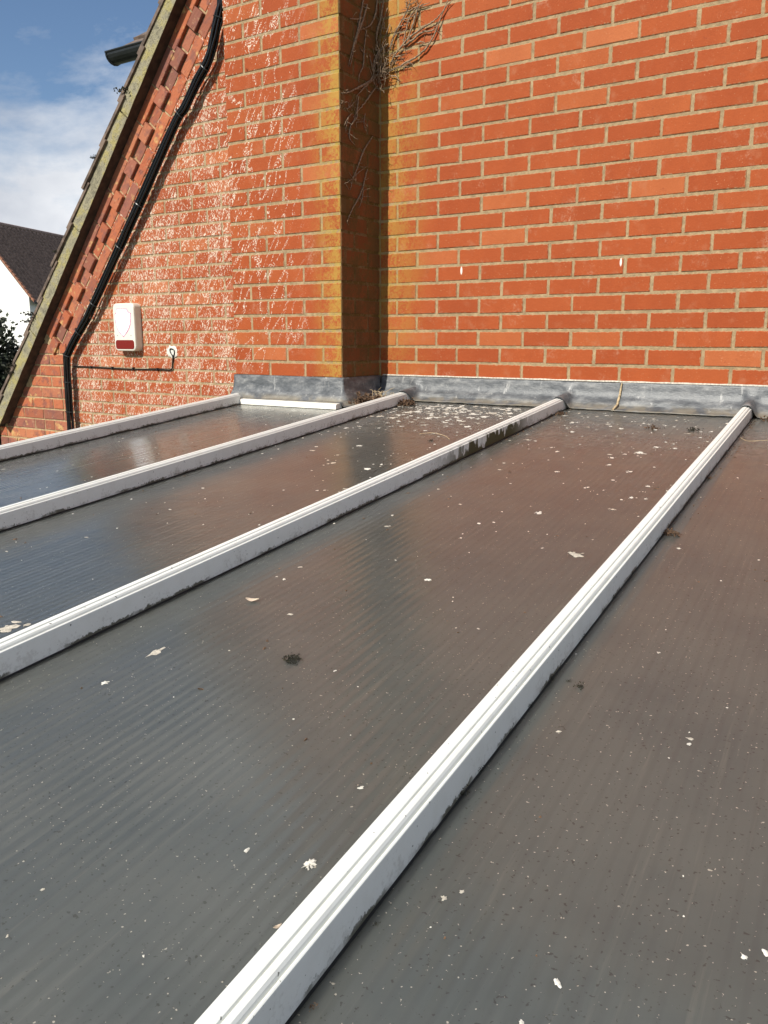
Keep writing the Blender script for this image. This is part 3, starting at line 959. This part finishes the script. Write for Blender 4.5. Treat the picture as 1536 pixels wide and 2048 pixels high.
def flash_obj(label, *a, **k):
    vs_, fs_ = flashing(*a, **k)
    o = mesh_obj("lead_flashing", vs_, fs_, M['lead'], None, True)
    so = o.modifiers.new("thick", 'SOLIDIFY'); so.thickness = .0022; so.offset = -1
    return tag(o, label, "flashing")
flash_obj("grey lead flashing with a lip over the white bar, right of the rusty lap seam", "f", 1.135, 3.0, 0.0, seed=1, lip=.108)
flash_obj("dusty grey lead flashing between the dark corner and the lap seam", "f", PX1 + .012, 1.150, .0015, seed=2, lip=.098, top=.004)
# the pier's flashing wraps round its outer corner
st = []
n_ = 70
for k in range(n_ + 1): st.append((PX0 - .004 + (PX1 - PX0 + .004) * k / n_, PY, 0.0, -1.0))
for k in range(1, 13):
    a = R(90 * k / 12); st.append((PX1, PY, math.sin(a), -math.cos(a)))
for k in range(1, 36): st.append((PX1, PY + (-.004 - PY) * k / 35, 1.0, 0.0))
prof_l = [(-.006, .006), (.006, .007), (.0085, .002), (.010, -.020), (.014, -.042), (.022, -.057), (.036, -.066), (.042, -.078), (.050, -.090), (.060, -.100), (.072, -.110)]
vs_, fs_ = [], []
m_ = len(prof_l)
for k, (x, y, ox, oy) in enumerate(st):
    for r_, (o_, z_) in enumerate(prof_l):
        w = r_ / (m_ - 1)
        ny = noise.noise((x * 6, y * 6 + r_ * .3, 31)) * .006 * min(1, w * 2) + noise.noise((x * 21, y * 21 + r_ * .5, 37)) * .003 * w
        if r_ < 2: ny = 0
        px_, py_ = x + ox * (o_ + ny), y + oy * (o_ + ny)
        tgt = roof_z(py_) + .0065
        z2 = z_ * (1 - w ** 2) + tgt * w ** 2 + noise.noise((x * 9, y * 9 + r_ * .35, 41)) * .005 * w
        if ox < .5 and w > .55: z2 = max(z2, roof_z(py_) + .0275)     # rides on the white strip in front
        vs_.append((px_, py_, max(z2, roof_z(py_) + .004)))
    if k:
        b0 = (k - 1) * m_
        for r_ in range(m_ - 1): fs_.append((b0 + r_, b0 + r_ + 1, b0 + m_ + r_ + 1, b0 + m_ + r_))
o = mesh_obj("lead_flashing", vs_, fs_, M['lead'], None, True)
so = o.modifiers.new("thick", 'SOLIDIFY'); so.thickness = .0022; so.offset = -1
tag(o, "dark lead flashing wrapped round the foot of the brick pier above a white strip", "flashing")
# mortar pointing along the chase above the flashing
mb = MB(); n_ = 120
for k in range(n_):
    xa, xb = PX1 + .02 + (3.0 - PX1 - .02) * k / n_, PX1 + .02 + (3.0 - PX1 - .02) * (k + 1) / n_
    w0, w1 = [.0028 + .0022 * noise.noise((q_ * 16, 2, 0)) for q_ in (xa, xb)]
    mb.add([(xa, -.0075, .0062), (xb, -.0075, .0062), (xb, -.005, .0085 + w1), (xa, -.005, .0085 + w0), (xb, .004, .0095 + w1), (xa, .004, .0095 + w0)], [(0, 1, 2, 3), (3, 2, 4, 5)])
mb.build("mortar_pointing", M['pale'], wall_r)
# lap seam
mb = MB(); mb.tube([(1.143 + jit(.003), y_, z_) for y_, z_ in ((-.012, .004), (-.016, -.02), (-.021, -.045), (-.035, -.067), (-.060, -.085), (-.085, -.096), (-.102, -.103))], [.003, .004, .0045, .005, .0045, .005, .004], 6)
tag(mb.build("lap_seam", M['straw']), "brownish lap seam crossing the long lead flashing between two white bars", "seam")
# white strip under the pier flashing
mb = MB()
vs2 = []
for x in (-.735, PX1 + .03):
    for dy, dz in ((-.050, .002), (-.098, .002), (-.098, .020), (-.092, .026), (-.050, .026)):
        y_ = PY + dy; vs2.append((x, y_, roof_z(y_) + dz))
mb.add(vs2, [(0, 1, 6, 5), (1, 2, 7, 6), (2, 3, 8, 7), (3, 4, 9, 8), (4, 3, 2, 1, 0), (5, 6, 7, 8, 9)])
tag(mb.build("white_trim", M['trim']), "chipped white plastic strip lying along the foot of the pier's flashing", "trim")

# ------------------------------------------------------------------ dead ivy in the corner
ivy = empty("dead_ivy")
tag(ivy, "bare dead ivy stems clinging in the dark corner and onto the sunny wall", "plant")
STEMS = [[(-0.0361,-0.012,1.5057),(-0.0106,-0.012,1.5674),(0.0565,-0.012,1.656),(0.0728,-0.012,1.6946)],[(0.0564,-0.012,1.6689),(0.114,-0.012,1.6865)],[(-0.0106,-0.012,1.5674),(0.0445,-0.012,1.5739)],[(0.0064,-0.012,1.5939),(0.0569,-0.012,1.5976)],[(0.0231,-0.012,1.6202),(0.0941,-0.012,1.6247)],[(0.0482,-0.012,1.6479),(0.1184,-0.012,1.6601),(0.1753,-0.012,1.6633)],[(0.0323,-0.012,1.5105),(0.0529,-0.012,1.5789),(0.0754,-0.012,1.6298),(0.1102,-0.012,1.6585),(0.1345,-0.012,1.6824)],[(0.0616,-0.012,1.5382),(0.0862,-0.012,1.5858),(0.1103,-0.012,1.6489),(0.1184,-0.012,1.6633)],[(-0.0359,-0.012,1.4422),(-0.0016,-0.012,1.4865),(0.0658,-0.012,1.5374),(0.1441,-0.012,1.5687),(0.1966,-0.012,1.5847),(0.244,-0.012,1.6169),(0.2669,-0.012,1.6563)],[(0.0323,-0.012,1.5105),(0.0826,-0.012,1.5247),(0.132,-0.012,1.5484),(0.1891,-0.012,1.5477),(0.209,-0.012,1.5633)],[(-0.0359,-0.012,1.4154),(0.0115,-0.012,1.4245),(0.0497,-0.012,1.4383),(0.1,-0.012,1.4498),(0.1575,-0.012,1.4792),(0.1975,-0.012,1.5238),(0.2248,-0.012,1.5763),(0.2479,-0.012,1.6193),(0.2673,-0.012,1.6375),(0.2905,-0.012,1.6517)],[(-0.0359,-0.012,1.4221),(0.0072,-0.012,1.4236),(0.0668,-0.012,1.419)],[(-0.036,-0.012,1.4857),(0.0154,-0.012,1.4936),(0.062,-0.012,1.4906)],[(-0.0144,-0.012,1.4721),(0.0368,-0.012,1.4718)],[(-0.036,-0.012,1.4523),(0.0028,-0.012,1.4543)],[(-0.0358,-0.012,1.3952),(-0.0012,-0.012,1.3864),(0.014,-0.012,1.3657)],[(0.1077,-0.012,1.5089),(0.1325,-0.012,1.5111),(0.1531,-0.012,1.5033)],[(0.0522,-0.012,1.6665),(0.052,-0.012,1.6987)],[(-0.0362,-0.012,1.5289),(-0.019,-0.012,1.5293)],[(0.0456,-0.012,1.429),(0.075,-0.012,1.4375)],[(-0.095,-0.1443,1.687),(-0.095,-0.17,1.6091),(-0.095,-0.1956,1.5345),(-0.095,-0.2335,1.4569),(-0.095,-0.2649,1.3879)],[(-0.095,-0.1127,1.6775),(-0.095,-0.1449,1.61),(-0.095,-0.1831,1.5477),(-0.095,-0.2211,1.4666),(-0.095,-0.2528,1.3813)],[(-0.095,-0.1198,1.572),(-0.095,-0.1396,1.4818),(-0.095,-0.1464,1.4178),(-0.095,-0.1786,1.3672),(-0.095,-0.1852,1.3328)],[(-0.095,-0.2501,1.5793),(-0.095,-0.195,1.5938),(-0.095,-0.1449,1.6148)],[(-0.095,-0.1828,1.5798),(-0.095,-0.1262,1.5669)],[(-0.095,-0.0282,1.7227),(-0.095,-0.0481,1.6513),(-0.095,-0.0939,1.5956),(-0.095,-0.1705,1.5576)],[(-0.095,-0.0687,1.3873),(-0.095,-0.0951,1.3608),(-0.095,-0.1727,1.3193),(-0.095,-0.2231,1.2944),(-0.095,-0.2787,1.2686),(-0.095,-0.3209,1.259)],[(-0.095,-0.0555,1.3804),(-0.095,-0.1278,1.3331),(-0.095,-0.1729,1.2961),(-0.095,-0.2047,1.2724)],[(-0.095,-0.0288,1.3563),(-0.095,-0.0822,1.3101),(-0.095,-0.1282,1.2661),(-0.095,-0.18,1.2215),(-0.095,-0.2308,1.1776)],[(-0.095,-0.1858,1.2766),(-0.095,-0.199,1.2174),(-0.095,-0.2247,1.159)],[(-0.095,-0.0152,1.5148),(-0.095,-0.0486,1.4659),(-0.095,-0.062,1.4157),(-0.095,-0.0555,1.3669)],[(-0.0436,-0.014,1.533),(-0.087,-0.014,1.5138),(-0.095,-0.0353,1.4694),(-0.095,-0.0554,1.4073)],[(-0.0352,-0.014,1.6173),(-0.0696,-0.014,1.5508),(-0.095,-0.0286,1.4979)],[(-0.0698,-0.014,1.7221),(-0.087,-0.014,1.6434),(-0.095,-0.0351,1.5827),(-0.095,-0.0352,1.5162)],[(-0.0482,-0.014,1.6852),(-0.0783,-0.014,1.6154),(-0.095,-0.0151,1.5282)],[(-0.095,-0.0946,1.474),(-0.095,-0.0686,1.4141),(-0.095,-0.0355,1.375)],[(-0.095,-0.2797,1.2018),(-0.095,-0.2488,1.2199),(-0.095,-0.2112,1.2511)],[(-0.095,-0.1712,1.4799),(-0.095,-0.1333,1.4639)],[(-0.0521,-0.014,1.4678),(-0.087,-0.014,1.4331),(-0.095,-0.0421,1.3937),(-0.095,-0.0688,1.3738)],[(-0.0346,-0.014,1.4247),(-0.0782,-0.014,1.4047),(-0.095,-0.0422,1.3802)],[(-0.095,-0.3096,1.2229),(-0.095,-0.3217,1.2154),(-0.095,-0.3065,1.2301)],[(-0.095,-0.0696,1.1266),(-0.095,-0.1097,1.0881),(-0.095,-0.1444,1.051),(-0.095,-0.1838,0.9904),(-0.095,-0.213,0.9448),(-0.095,-0.2371,0.913),(-0.095,-0.2567,0.8616)],[(-0.095,-0.2371,0.913),(-0.095,-0.303,0.8803)],[(-0.095,-0.2371,0.913),(-0.095,-0.1987,0.9419),(-0.095,-0.1252,0.982)],[(-0.095,-0.1154,0.9732),(-0.095,-0.1405,0.9198),(-0.095,-0.1555,0.8837),(-0.095,-0.195,0.8288),(-0.095,-0.2339,0.7875),(-0.095,-0.2725,0.7389),(-0.095,-0.2845,0.7169)],[(-0.095,-0.1506,0.8844),(-0.095,-0.1608,0.8386),(-0.095,-0.1782,0.8023)],[(-0.095,-0.2006,1.2144),(-0.095,-0.2009,1.1845),(-0.095,-0.2483,1.14),(-0.095,-0.2627,1.1024),(-0.095,-0.2538,1.0767),(-0.095,-0.2165,1.061)],[(-0.095,-0.243,1.1906),(-0.095,-0.2803,1.1582),(-0.095,-0.299,1.1299)],[(-0.095,-0.1335,1.2136),(-0.095,-0.1435,1.1761),(-0.095,-0.1388,1.1517)],[(-0.095,-0.2663,1.1758),(-0.095,-0.29,1.1218)],[(-0.095,-0.2106,1.16),(-0.095,-0.1483,1.1751)]]
q = random.Random(11)
for k, l in enumerate(STEMS):
    pts_ = smooth_path(l, 6)
    main = len(l) > 3
    r0 = (.0046 if main else .0028) * q.uniform(.75, 1.2)
    pp = [w + Vector((noise.noise((i * .9, k, 0)), -abs(noise.noise((i * .7, k, 3))) * .6, noise.noise((i * .9, k, 7)))) * .0035 for i, w in enumerate(pts_)]
    n_ = len(pp)
    rr = [r0 * (1 - .55 * abs(2 * i / (n_ - 1) - .7)) * q.uniform(.85, 1.15) for i in range(n_)]
    mb = MB(); mb.tube(pp, [max(.0011, w) for w in rr], 6)
    mb.build("stem", M['stem'], ivy, True)
# fine rootlets
mb = MB()
for k in range(260):
    l = STEMS[q.randrange(len(STEMS))]
    i = q.randrange(len(l) - 1); f_ = q.random()
    p0 = Vector(l[i]).lerp(Vector(l[i + 1]), f_)
    d = Vector((q.gauss(0, 1), q.gauss(0, 1), q.gauss(-.4, 1))).normalized() * q.uniform(.012, .05)
    pts_ = [p0]
    for j in range(3):
        pts_.append(pts_[-1] + d / 3 + Vector((q.gauss(0, 1), q.gauss(0, 1), q.gauss(0, 1))) * .004)
    for w in pts_:
        w.x = max(w.x, PX1 + .003); w.y = min(w.y, -.003)
    mb.tube(pts_, [.0013, .0012, .001, .0006], 4, False)
# knot of twigs at the fork
for k in range(55):
    p0 = Vector((-.070 + q.gauss(0, .020), -.025 - abs(q.gauss(0, .018)), 1.43 + q.gauss(0, .055)))
    d = Vector((q.gauss(.25, .6), q.gauss(0, .4), q.gauss(.6, .7))).normalized() * q.uniform(.03, .11)
    pts_ = [p0 + d * (j / 4) + Vector((q.gauss(0, 1), q.gauss(0, 1), q.gauss(0, 1))) * .004 for j in range(5)]
    for w in pts_:
        w.x = max(w.x, PX1 + .004); w.y = min(w.y, -.004)
    mb.tube(pts_, [.0018, .0017, .0014, .0011, .0006], 4, False)
tag(mb.build("rootlets", M['stem'], ivy), kind="stuff")

# ------------------------------------------------------------------ droppings and litter on the roof
def splat(mb, x, y, r, seed, el=1.0, ang=0.0, h=.0012, n_=11):
    q = random.Random(seed)
    z = roof_z(y)
    vs_ = [(x, y, z + h * 1.3)]
    for ring, rr in ((0, .62), (1, 1.0)):
        for k in range(n_):
            a = 6.28318 * k / n_
            w = r * rr * (1 + .55 * q.uniform(-1, 1))
            dx, dy = w * el * math.cos(a), w * math.sin(a)
            px_, py_ = x + dx * math.cos(ang) - dy * math.sin(ang), y + dx * math.sin(ang) + dy * math.cos(ang)
            vs_.append((px_, py_, roof_z(py_) + (h if ring == 0 else .0003)))
    fs_ = [(0, 1 + k, 1 + (k + 1) % n_) for k in range(n_)]
    fs_ += [(1 + k, 1 + n_ + k, 1 + n_ + (k + 1) % n_, 1 + (k + 1) % n_) for k in range(n_)]
    mb.add(vs_, fs_)
def clear_of_bars(x, y, r):
    for az, L0, ye in BARS:
        c = L0 + az * y - HW
        if abs(x - c) < HW + r + .003: return False
    if x < BARS[0][1] + BARS[0][0] * y: return False
    return True
q = random.Random(21)
mb, mp_, md = MB(), MB(), MB()
cnt = 0
while cnt < 950:
    k = q.random()
    if k < .27:   # thick patch under the ivy corner
        x, y = q.gauss(.45, .26), -.14 - abs(q.gauss(0, .24)); r = abs(q.gauss(.003, .0042)) + .0012
    elif k < .56:
        x, y = q.uniform(.15, 1.65), -.15 - abs(q.gauss(0, .75)); r = abs(q.gauss(.0018, .0022)) + .0009
    else:
        x, y = q.uniform(-.6, 2.4), q.uniform(-3.2, -.2); r = abs(q.gauss(.0007, .0009)) + .0005
    if x < PX1 + .02 and y > PY - .11: continue
    if not clear_of_bars(x, y, r): continue
    tgt_ = mb if q.random() < .70 else mp_
    splat(tgt_, x, y, r, cnt, q.uniform(1, 1.9), q.uniform(0, 3.14), .0009)
    if r > .004:
        for j in range(q.randrange(2, 7)):
            a = q.uniform(0, 6.28); dd = r * q.uniform(.9, 2.4)
            if clear_of_bars(x + dd * math.cos(a), y + dd * math.sin(a), r * .3): splat(tgt_, x + dd * math.cos(a), y + dd * math.sin(a), r * q.uniform(.1, .35), 5000 + cnt * 7 + j, q.uniform(1, 2), a, .0007, 7)
    cnt += 1
tag(mb.build("bird_droppings", M['dropping']), "scatter of small white bird droppings over the grey roof sheets", "droppings", kind="stuff")
tag(mp_.build("grit_specks", M['pale']), "scatter of pale grit specks over the grey roof sheets", "grit", kind="stuff")
for k in range(420):
    if q.random() < .5: x, y = q.uniform(-.6, 2.4), q.uniform(-3.2, -.15)
    else:           # rows of dirt along the bars
        az, L0, ye = BARS[q.randrange(4)]; y = ye - abs(q.gauss(0, .6)) - .01; x = L0 + az * y + .006 + abs(q.gauss(0, .012))
    if x < PX1 + .02 and y > PY - .11: continue
    if not clear_of_bars(x, y, .002): continue
    splat(md, x, y, abs(q.gauss(.0009, .0010)) + .0005, 3000 + k, q.uniform(1, 2.2), q.uniform(0, 3.14), .0016, 7)
tag(md.build("dirt_crumbs", M['brown']), "scatter of dark dirt crumbs over the roof sheets and beside the bars", "dirt", kind="stuff")

# single pieces
mb = MB(); splat(mb, 1.733, -2.946, .0042, 5, 1.9, R(70), .0022, 15)
for k in range(7):
    a = R(-60 + 40 * k); splat(mb, 1.733 + .0038 * math.cos(a), -2.946 + .0060 * math.sin(a), .0013, 90 + k, 2.0, a, .0018, 7)
tag(mb.build("bird_dropping", M['dropping']), "ragged star-shaped white dropping left of the nearest bar", "dropping")
for k, (x, y, r, e_, lab) in enumerate(((1.637, -1.909, .010, 1.6, "blurred pale grey double splash left of the nearest bar, halfway up"), (.764, -1.399, .011, 1.5, "bright white dropping left of the mossy bar"),
        (.871, -2.721, .013, 1.8, "crusty tan and white smear at the photo's left edge"), (1.207, -2.781, .005, 1.1, "small pale ring-like dropping on the lower left sheet"),
        (2.135, -2.851, .0022, 1.4, "white crumb near the lower right corner of the photo"), (2.149, -2.836, .0026, 1.4, "pale crumb cut by the right edge of the photo"),
        (1.876, -2.919, .0028, 1.2, "tan round crumb right of the nearest bar, low down"), (1.431, -2.176, .005, 1.4, "small white dropping in the middle of the large sheet"),
        (2.006, -2.957, .0026, 1.9, "white sliver near the bottom edge, right of the nearest bar"), (1.193, -2.668, .007, 2.2, "faint tan smear on the lower left sheet"))):
    mb = MB(); splat(mb, x, y, r, 600 + k, e_, rnd.uniform(0, 3), .0012, 13)
    if k in (0, 2):
        for j in range(6): splat(mb, x + jit(r * 1.6), y + jit(r * 1.6), r * rnd.uniform(.2, .45), 640 + 9 * k + j, 1.6, rnd.uniform(0, 3), .001, 9)
    tag(mb.build("bird_dropping", M['dropping'] if k not in (0, 2, 6, 9) else M['pale']), lab, "dropping")
def clump(lab, x, y, r, n_, seed, mat='moss', flat=.55):
    return tag(moss_lump("moss_clump" if mat == 'moss' else "leaf_litter", (x, y, roof_z(y) + .001), r, n_, None, M[mat], flat, seed), lab, "moss" if mat == 'moss' else "litter")
clump("black moss clump alone in the middle of the large grey sheet", 1.416, -2.583, .013, 110, 1)
clump("", 1.416 + .010, -2.583 - .011, .007, 50, 2)["label"] = "small black moss tail beside the lone black clump"
clump("brown moss clump against the right side of the nearest bar", 1.776, -1.690, .020, 120, 3, 'brown')
clump("tuft of moss and grit right of the nearest bar, halfway down", 1.845, -2.456, .008, 60, 4)
clump("small dark crumb clump beside the white flake right of the bar", 1.826, -2.448, .005, 40, 5)
clump("flat dark moss tuft near the flashing, left of the nearest bar", 1.539, -.428, .020, 60, 6)
clump("dry brown leaf litter piled at the flashing right of the nearest bar", 1.78, -.135, .045, 170, 7, 'brown')
clump("straw-coloured litter on the brown pile at the right edge", 1.84, -.15, .040, 60, 8, 'straw')
clump("brown crumbs caught against the foot of the nearest bar, far up", 1.745, -1.134, .010, 60, 9, 'brown')
clump("brown crumb against the nearest bar at the very bottom", 1.842, -3.082, .0045, 40, 10, 'brown')
clump("small dark crumb by the nearest bar above the bottom edge", 1.838, -2.98, .0035, 40, 12)
clump("heap of dead leaves and twigs in the shaded corner by the pier", -.02, -.25, .075, 420, 13, 'brown')
clump("dark debris at the foot of the second bar near the wall", .175, -.20, .045, 220, 14, 'brown')
clump("crumbs of moss at the wall end of the mossy bar", .96, -.24, .022, 90, 15, 'brown')
clump("small dark clump under the flashing between the two right-hand bars", 1.397, -.435, .022, 60, 16, 'brown')
clump("dark moss crumb at the left edge, at the foot of the mossy bar", 1.055, -2.872, .009, 70, 17)
clump("black crumb on the sheet below the pier", .727, -.926, .010, 50, 18)
clump("brown crumb on the sheet beside the second bar", .270, -1.715, .007, 40, 19, 'brown')
clump("red-brown crumb in the middle of the third sheet", 1.20, -1.273, .006, 40, 20, 'brown')
# moss growing at the foot of the nearest bar
for k, y in enumerate((-2.769, -2.72, -2.55, -2.46, -2.30, -2.12, -1.98)):
    az, L0, _ = BARS[3]
    tag(moss_lump("moss_clump", (L0 + az * y + .0005, y, roof_z(y) + .004), (.0075, .005, .005, .007, .006, .005, .004)[k], 40, None, M['moss'], 1.6, 70 + k),
        ("lowest", "second lowest", "third lowest", "middle", "third highest", "second highest", "highest")[k] + " of the seven tiny moss tufts at the nearest bar's shaded foot", "moss", "moss tufts along the nearest bar")
# pale dry leaf, seed, flake
def leaf(lab, x, y, l, w, ang, lift, mat, name="dry_leaf"):
    vs_, fs_ = [], []
    n_ = 6
    for i in range(n_ + 1):
        u = i / n_
        hw = w * math.sin(math.pi * min(1, u * 1.02 + .02)) ** .7 * (1 + .25 * noise.noise((u * 5, x, 0)))
        for s_ in (-1, 0, 1):
            lx, ly = (u - .5) * l, s_ * hw / 2
            zz = roof_z(y) + .0012 + lift * (u - .5) ** 2 * 4 + abs(s_) * lift * .5
            vs_.append((x + lx * math.cos(ang) - ly * math.sin(ang), y + lx * math.sin(ang) + ly * math.cos(ang), zz))
        if i:
            b0 = (i - 1) * 3
            fs_ += [(b0, b0 + 1, b0 + 4, b0 + 3), (b0 + 1, b0 + 2, b0 + 5, b0 + 4)]
    o = mesh_obj(name, vs_, fs_, mat)
    so = o.modifiers.new("thick", 'SOLIDIFY'); so.thickness = .0007
    return tag(o, lab, "leaf")
leaf("pale curled leaf fragment in the middle of the large grey sheet", 1.189, -2.423, .026, .015, R(25), .004, M['leafm'])
leaf("tan seed husk lying left of the nearest bar near the bottom", 1.760, -3.030, .009, .0042, R(70), .0015, M['leafm'], "seed_husk")
leaf("brown curled leaf on the sheet above the mossy bar", .873, -1.923, .020, .008, R(40), .003, M['brown'])
leaf("white flake caught on the left side of the nearest bar", 1.690, -1.329, .026, .010, R(15), .004, M['dropping'], "white_flake")
for k, (pts_, lab) in enumerate(((((1.712, -.50, 0), (1.75, -.575, .004), (1.80, -.58, .010), (1.84, -.52, .004)), "thin pale grass stalk curling right of the nearest bar"),
                        (((.62, -.83, .001), (.66, -.80, .003), (.73, -.83, .002), (.78, -.88, .001)), "thin pale stalk beside a white dropping below the pier"))):
    mb = MB(); mb.tube(smooth_path([(x, y, roof_z(y) + .001 + z) for x, y, z in pts_], 6), .0009, 5)
    tag(mb.build("grass_stalk", M['straw']), lab, "stalk")
# dry weed in the corner
wd = empty("dry_weed")
tag(wd, "straw-coloured dry weed tangled in the corner at the end of the second bar", "weed")
for k in range(26):
    a = q.uniform(0, 6.28); l = q.uniform(.02, .075)
    p0 = Vector((.01 + q.gauss(0, .030), -.17 + q.gauss(0, .03), roof_z(-.17) + .002))
    pts_ = [p0, p0 + Vector((math.cos(a) * l * .3, math.sin(a) * l * .25, l * .5)), p0 + Vector((math.cos(a) * l * .5 + q.gauss(0, .006), math.sin(a) * l * .4, l * .8)), p0 + Vector((math.cos(a) * l + q.gauss(0, .008), math.sin(a) * l * .5, l * q.uniform(.3, 1.1)))]
    mb = MB(); mb.tube(smooth_path(pts_, 3), [.0013] * 6 + [.001] * 3 + [.0005], 4); mb.build("stalk", M['straw'], wd)

# ------------------------------------------------------------------ far house, shrub, wire
fh = empty("rendered_house")
tag(fh, "far white rendered house with a dark pantile roof, seen left of the verge", "house")
camp = Vector((2.20346, -3.53499, .19074))
E0 = camp + (Vector((-10.13164, 4.98, .77406)) - camp) * 4.0      # eaves corner, 60 m away
er, ee = Vector((-.35734, .93397, 0)), Vector((.93397, .35734, 0))
phi = R(51.7); W_ = 4.15; HR = W_ * math.tan(phi); DP = 14.0
def FP(a, b_, z): return E0 - ee * a + er * b_ + Vector((0, 0, z))
zb = -2.6 - E0.z
fv = [FP(.35, 0, zb), FP(2 * W_ - .35, 0, zb), FP(2 * W_ - .35, 0, .35 * math.tan(phi) - .15), FP(W_, 0, HR - .15), FP(.35, 0, .35 * math.tan(phi) - .15)]
fv += [w + er * DP for w in fv]
mesh_obj("wall", fv, [(0, 4, 3, 2, 1), (5, 6, 7, 8, 9)] + [(i, (i + 1) % 5, (i + 1) % 5 + 5, i + 5) for i in range(5)], M['render'], fh)
vs_, fs_ = [], []
pitch_ = .46; ncol = int(DP / pitch_); sub = 6; nrow = 22
for side in (0, 1):
    b00 = len(vs_)
    nc = ncol * sub
    for k in range(nrow * 2):
        u = (k // 2 + (k % 2) * .999) / nrow
        for c in range(nc + 1):
            a_ = c / sub * 6.28318
            hgt = .085 * math.sin(a_) + (.05 if k % 2 == 0 else .0)
            av = W_ * u if side == 0 else 2 * W_ - W_ * u
            p_ = FP(av, -.05 + DP * c / nc, HR * u)
            nrm = (ee if side == 0 else -ee) * math.sin(phi) + Vector((0, 0, math.cos(phi)))
            vs_.append(p_ + nrm * hgt)
    for k in range(nrow * 2 - 1):
        for c in range(nc):
            q0 = b00 + k * (nc + 1) + c
            fs_.append((q0, q0 + 1, q0 + nc + 2, q0 + nc + 1))
roof_o = mesh_obj("roof", vs_, fs_, M['fartile'], fh, True)
mb = MB()
mb.tube([FP(W_, -.1, HR + .05), FP(W_, DP, HR + .05)], .16, 8); mb.build("ridge_tiles", M['fartile'], roof_o)
for k in range(20):
    mb = MB()
    u0, u1 = k / 20, (k + 1) / 20 - .004
    a0_, a1_ = FP(W_ * u0 - .08, -.14, HR * u0 - .05), FP(W_ * u1 - .08, -.14, HR * u1 - .10)
    d_ = Vector((0, 0, .16))
    mb.add([a0_, a1_, a1_ + d_, a0_ + d_, a0_ + er * .2, a1_ + er * .2, a1_ + er * .2 + d_, a0_ + er * .2 + d_], [(0, 1, 2, 3), (5, 4, 7, 6), (3, 2, 6, 7), (4, 5, 1, 0), (0, 3, 7, 4), (1, 5, 6, 2)])
    mb.build("verge_tile", M['vergetile'], fh)
mb = MB(); mb.tube([FP(-.05, -.1, -.05), FP(-.05, DP, -.05)], .10, 8); mb.build("gutter", M['gutter'], fh)

sh_ = empty("garden_shrub", (0, 0, 0))
tag(sh_, "dark leafy shrub in shade at the left edge, below the white house", "shrub")
q = random.Random(31)
mb = MB()
TC = Vector((-5.16, .75, -.62))
for k in range(26000):
    d = Vector((q.gauss(0, 1), q.gauss(0, 1), q.gauss(0, 1))).normalized() * (q.random() ** .33)
    lump = 1 + .30 * noise.noise(d * 2.4) + .16 * noise.noise(d * 6.5)
    p0 = TC + Vector((d.x * .62, d.y * .8, d.z * 1.02)) * lump
    l = q.uniform(.04, .085); ax = Vector((q.gauss(.3, 1), q.gauss(0, 1), q.gauss(.2, 1))).normalized(); bx = ax.orthogonal().normalized()
    bx = (bx + ax.cross(bx) * q.uniform(-1, 1)).normalized()
    mb.add([p0 - ax * l * .5, p0 + bx * l * .24, p0 + ax * l * .5, p0 - bx * l * .24], [(0, 1, 2, 3)])
tag(mb.build("crown", M['hedge'], sh_), kind="stuff")
for k in range(6):
    a = q.uniform(0, 6.28); mb = MB()
    mb.tube(smooth_path([(TC.x + .1 * math.cos(a), TC.y + .1 * math.sin(a), -2.6), (TC.x + .2 * math.cos(a), TC.y + .2 * math.sin(a), -1.4), (TC.x + .42 * math.cos(a), TC.y + .5 * math.sin(a), -.2)], 4), [.05 - .0045 * j for j in range(9)], 7)
    mb.build("trunk", M['bark'], sh_, True)
mb = MB()
wa, wb = FP(W_ + 8, 10, HR + .9), FP(W_ - 16, 10, HR - .4)
mb.tube([wa.lerp(wb, j / 10) - Vector((0, 0, .5 * math.sin(math.pi * j / 10))) for j in range(11)], .02, 5)
tag(mb.build("overhead_wire", M['gutter']), "thin dark overhead wire above the far pantile roof", "wire")

# tiny dark lumps stuck to the brickwork
for k, (x, y, z, r_, lab) in enumerate(((-.638, -.331, 1.436, .007, "small black lump stuck high on the speckled pier"), (-.603, -.331, .680, .006, "small black curled lump on the pier at mid height"))):
    o = moss_lump("dark_lump", (x, y, z), r_, 60, None, M['moss'], 1.0, 200 + k)
    tag(o, lab, "lump")
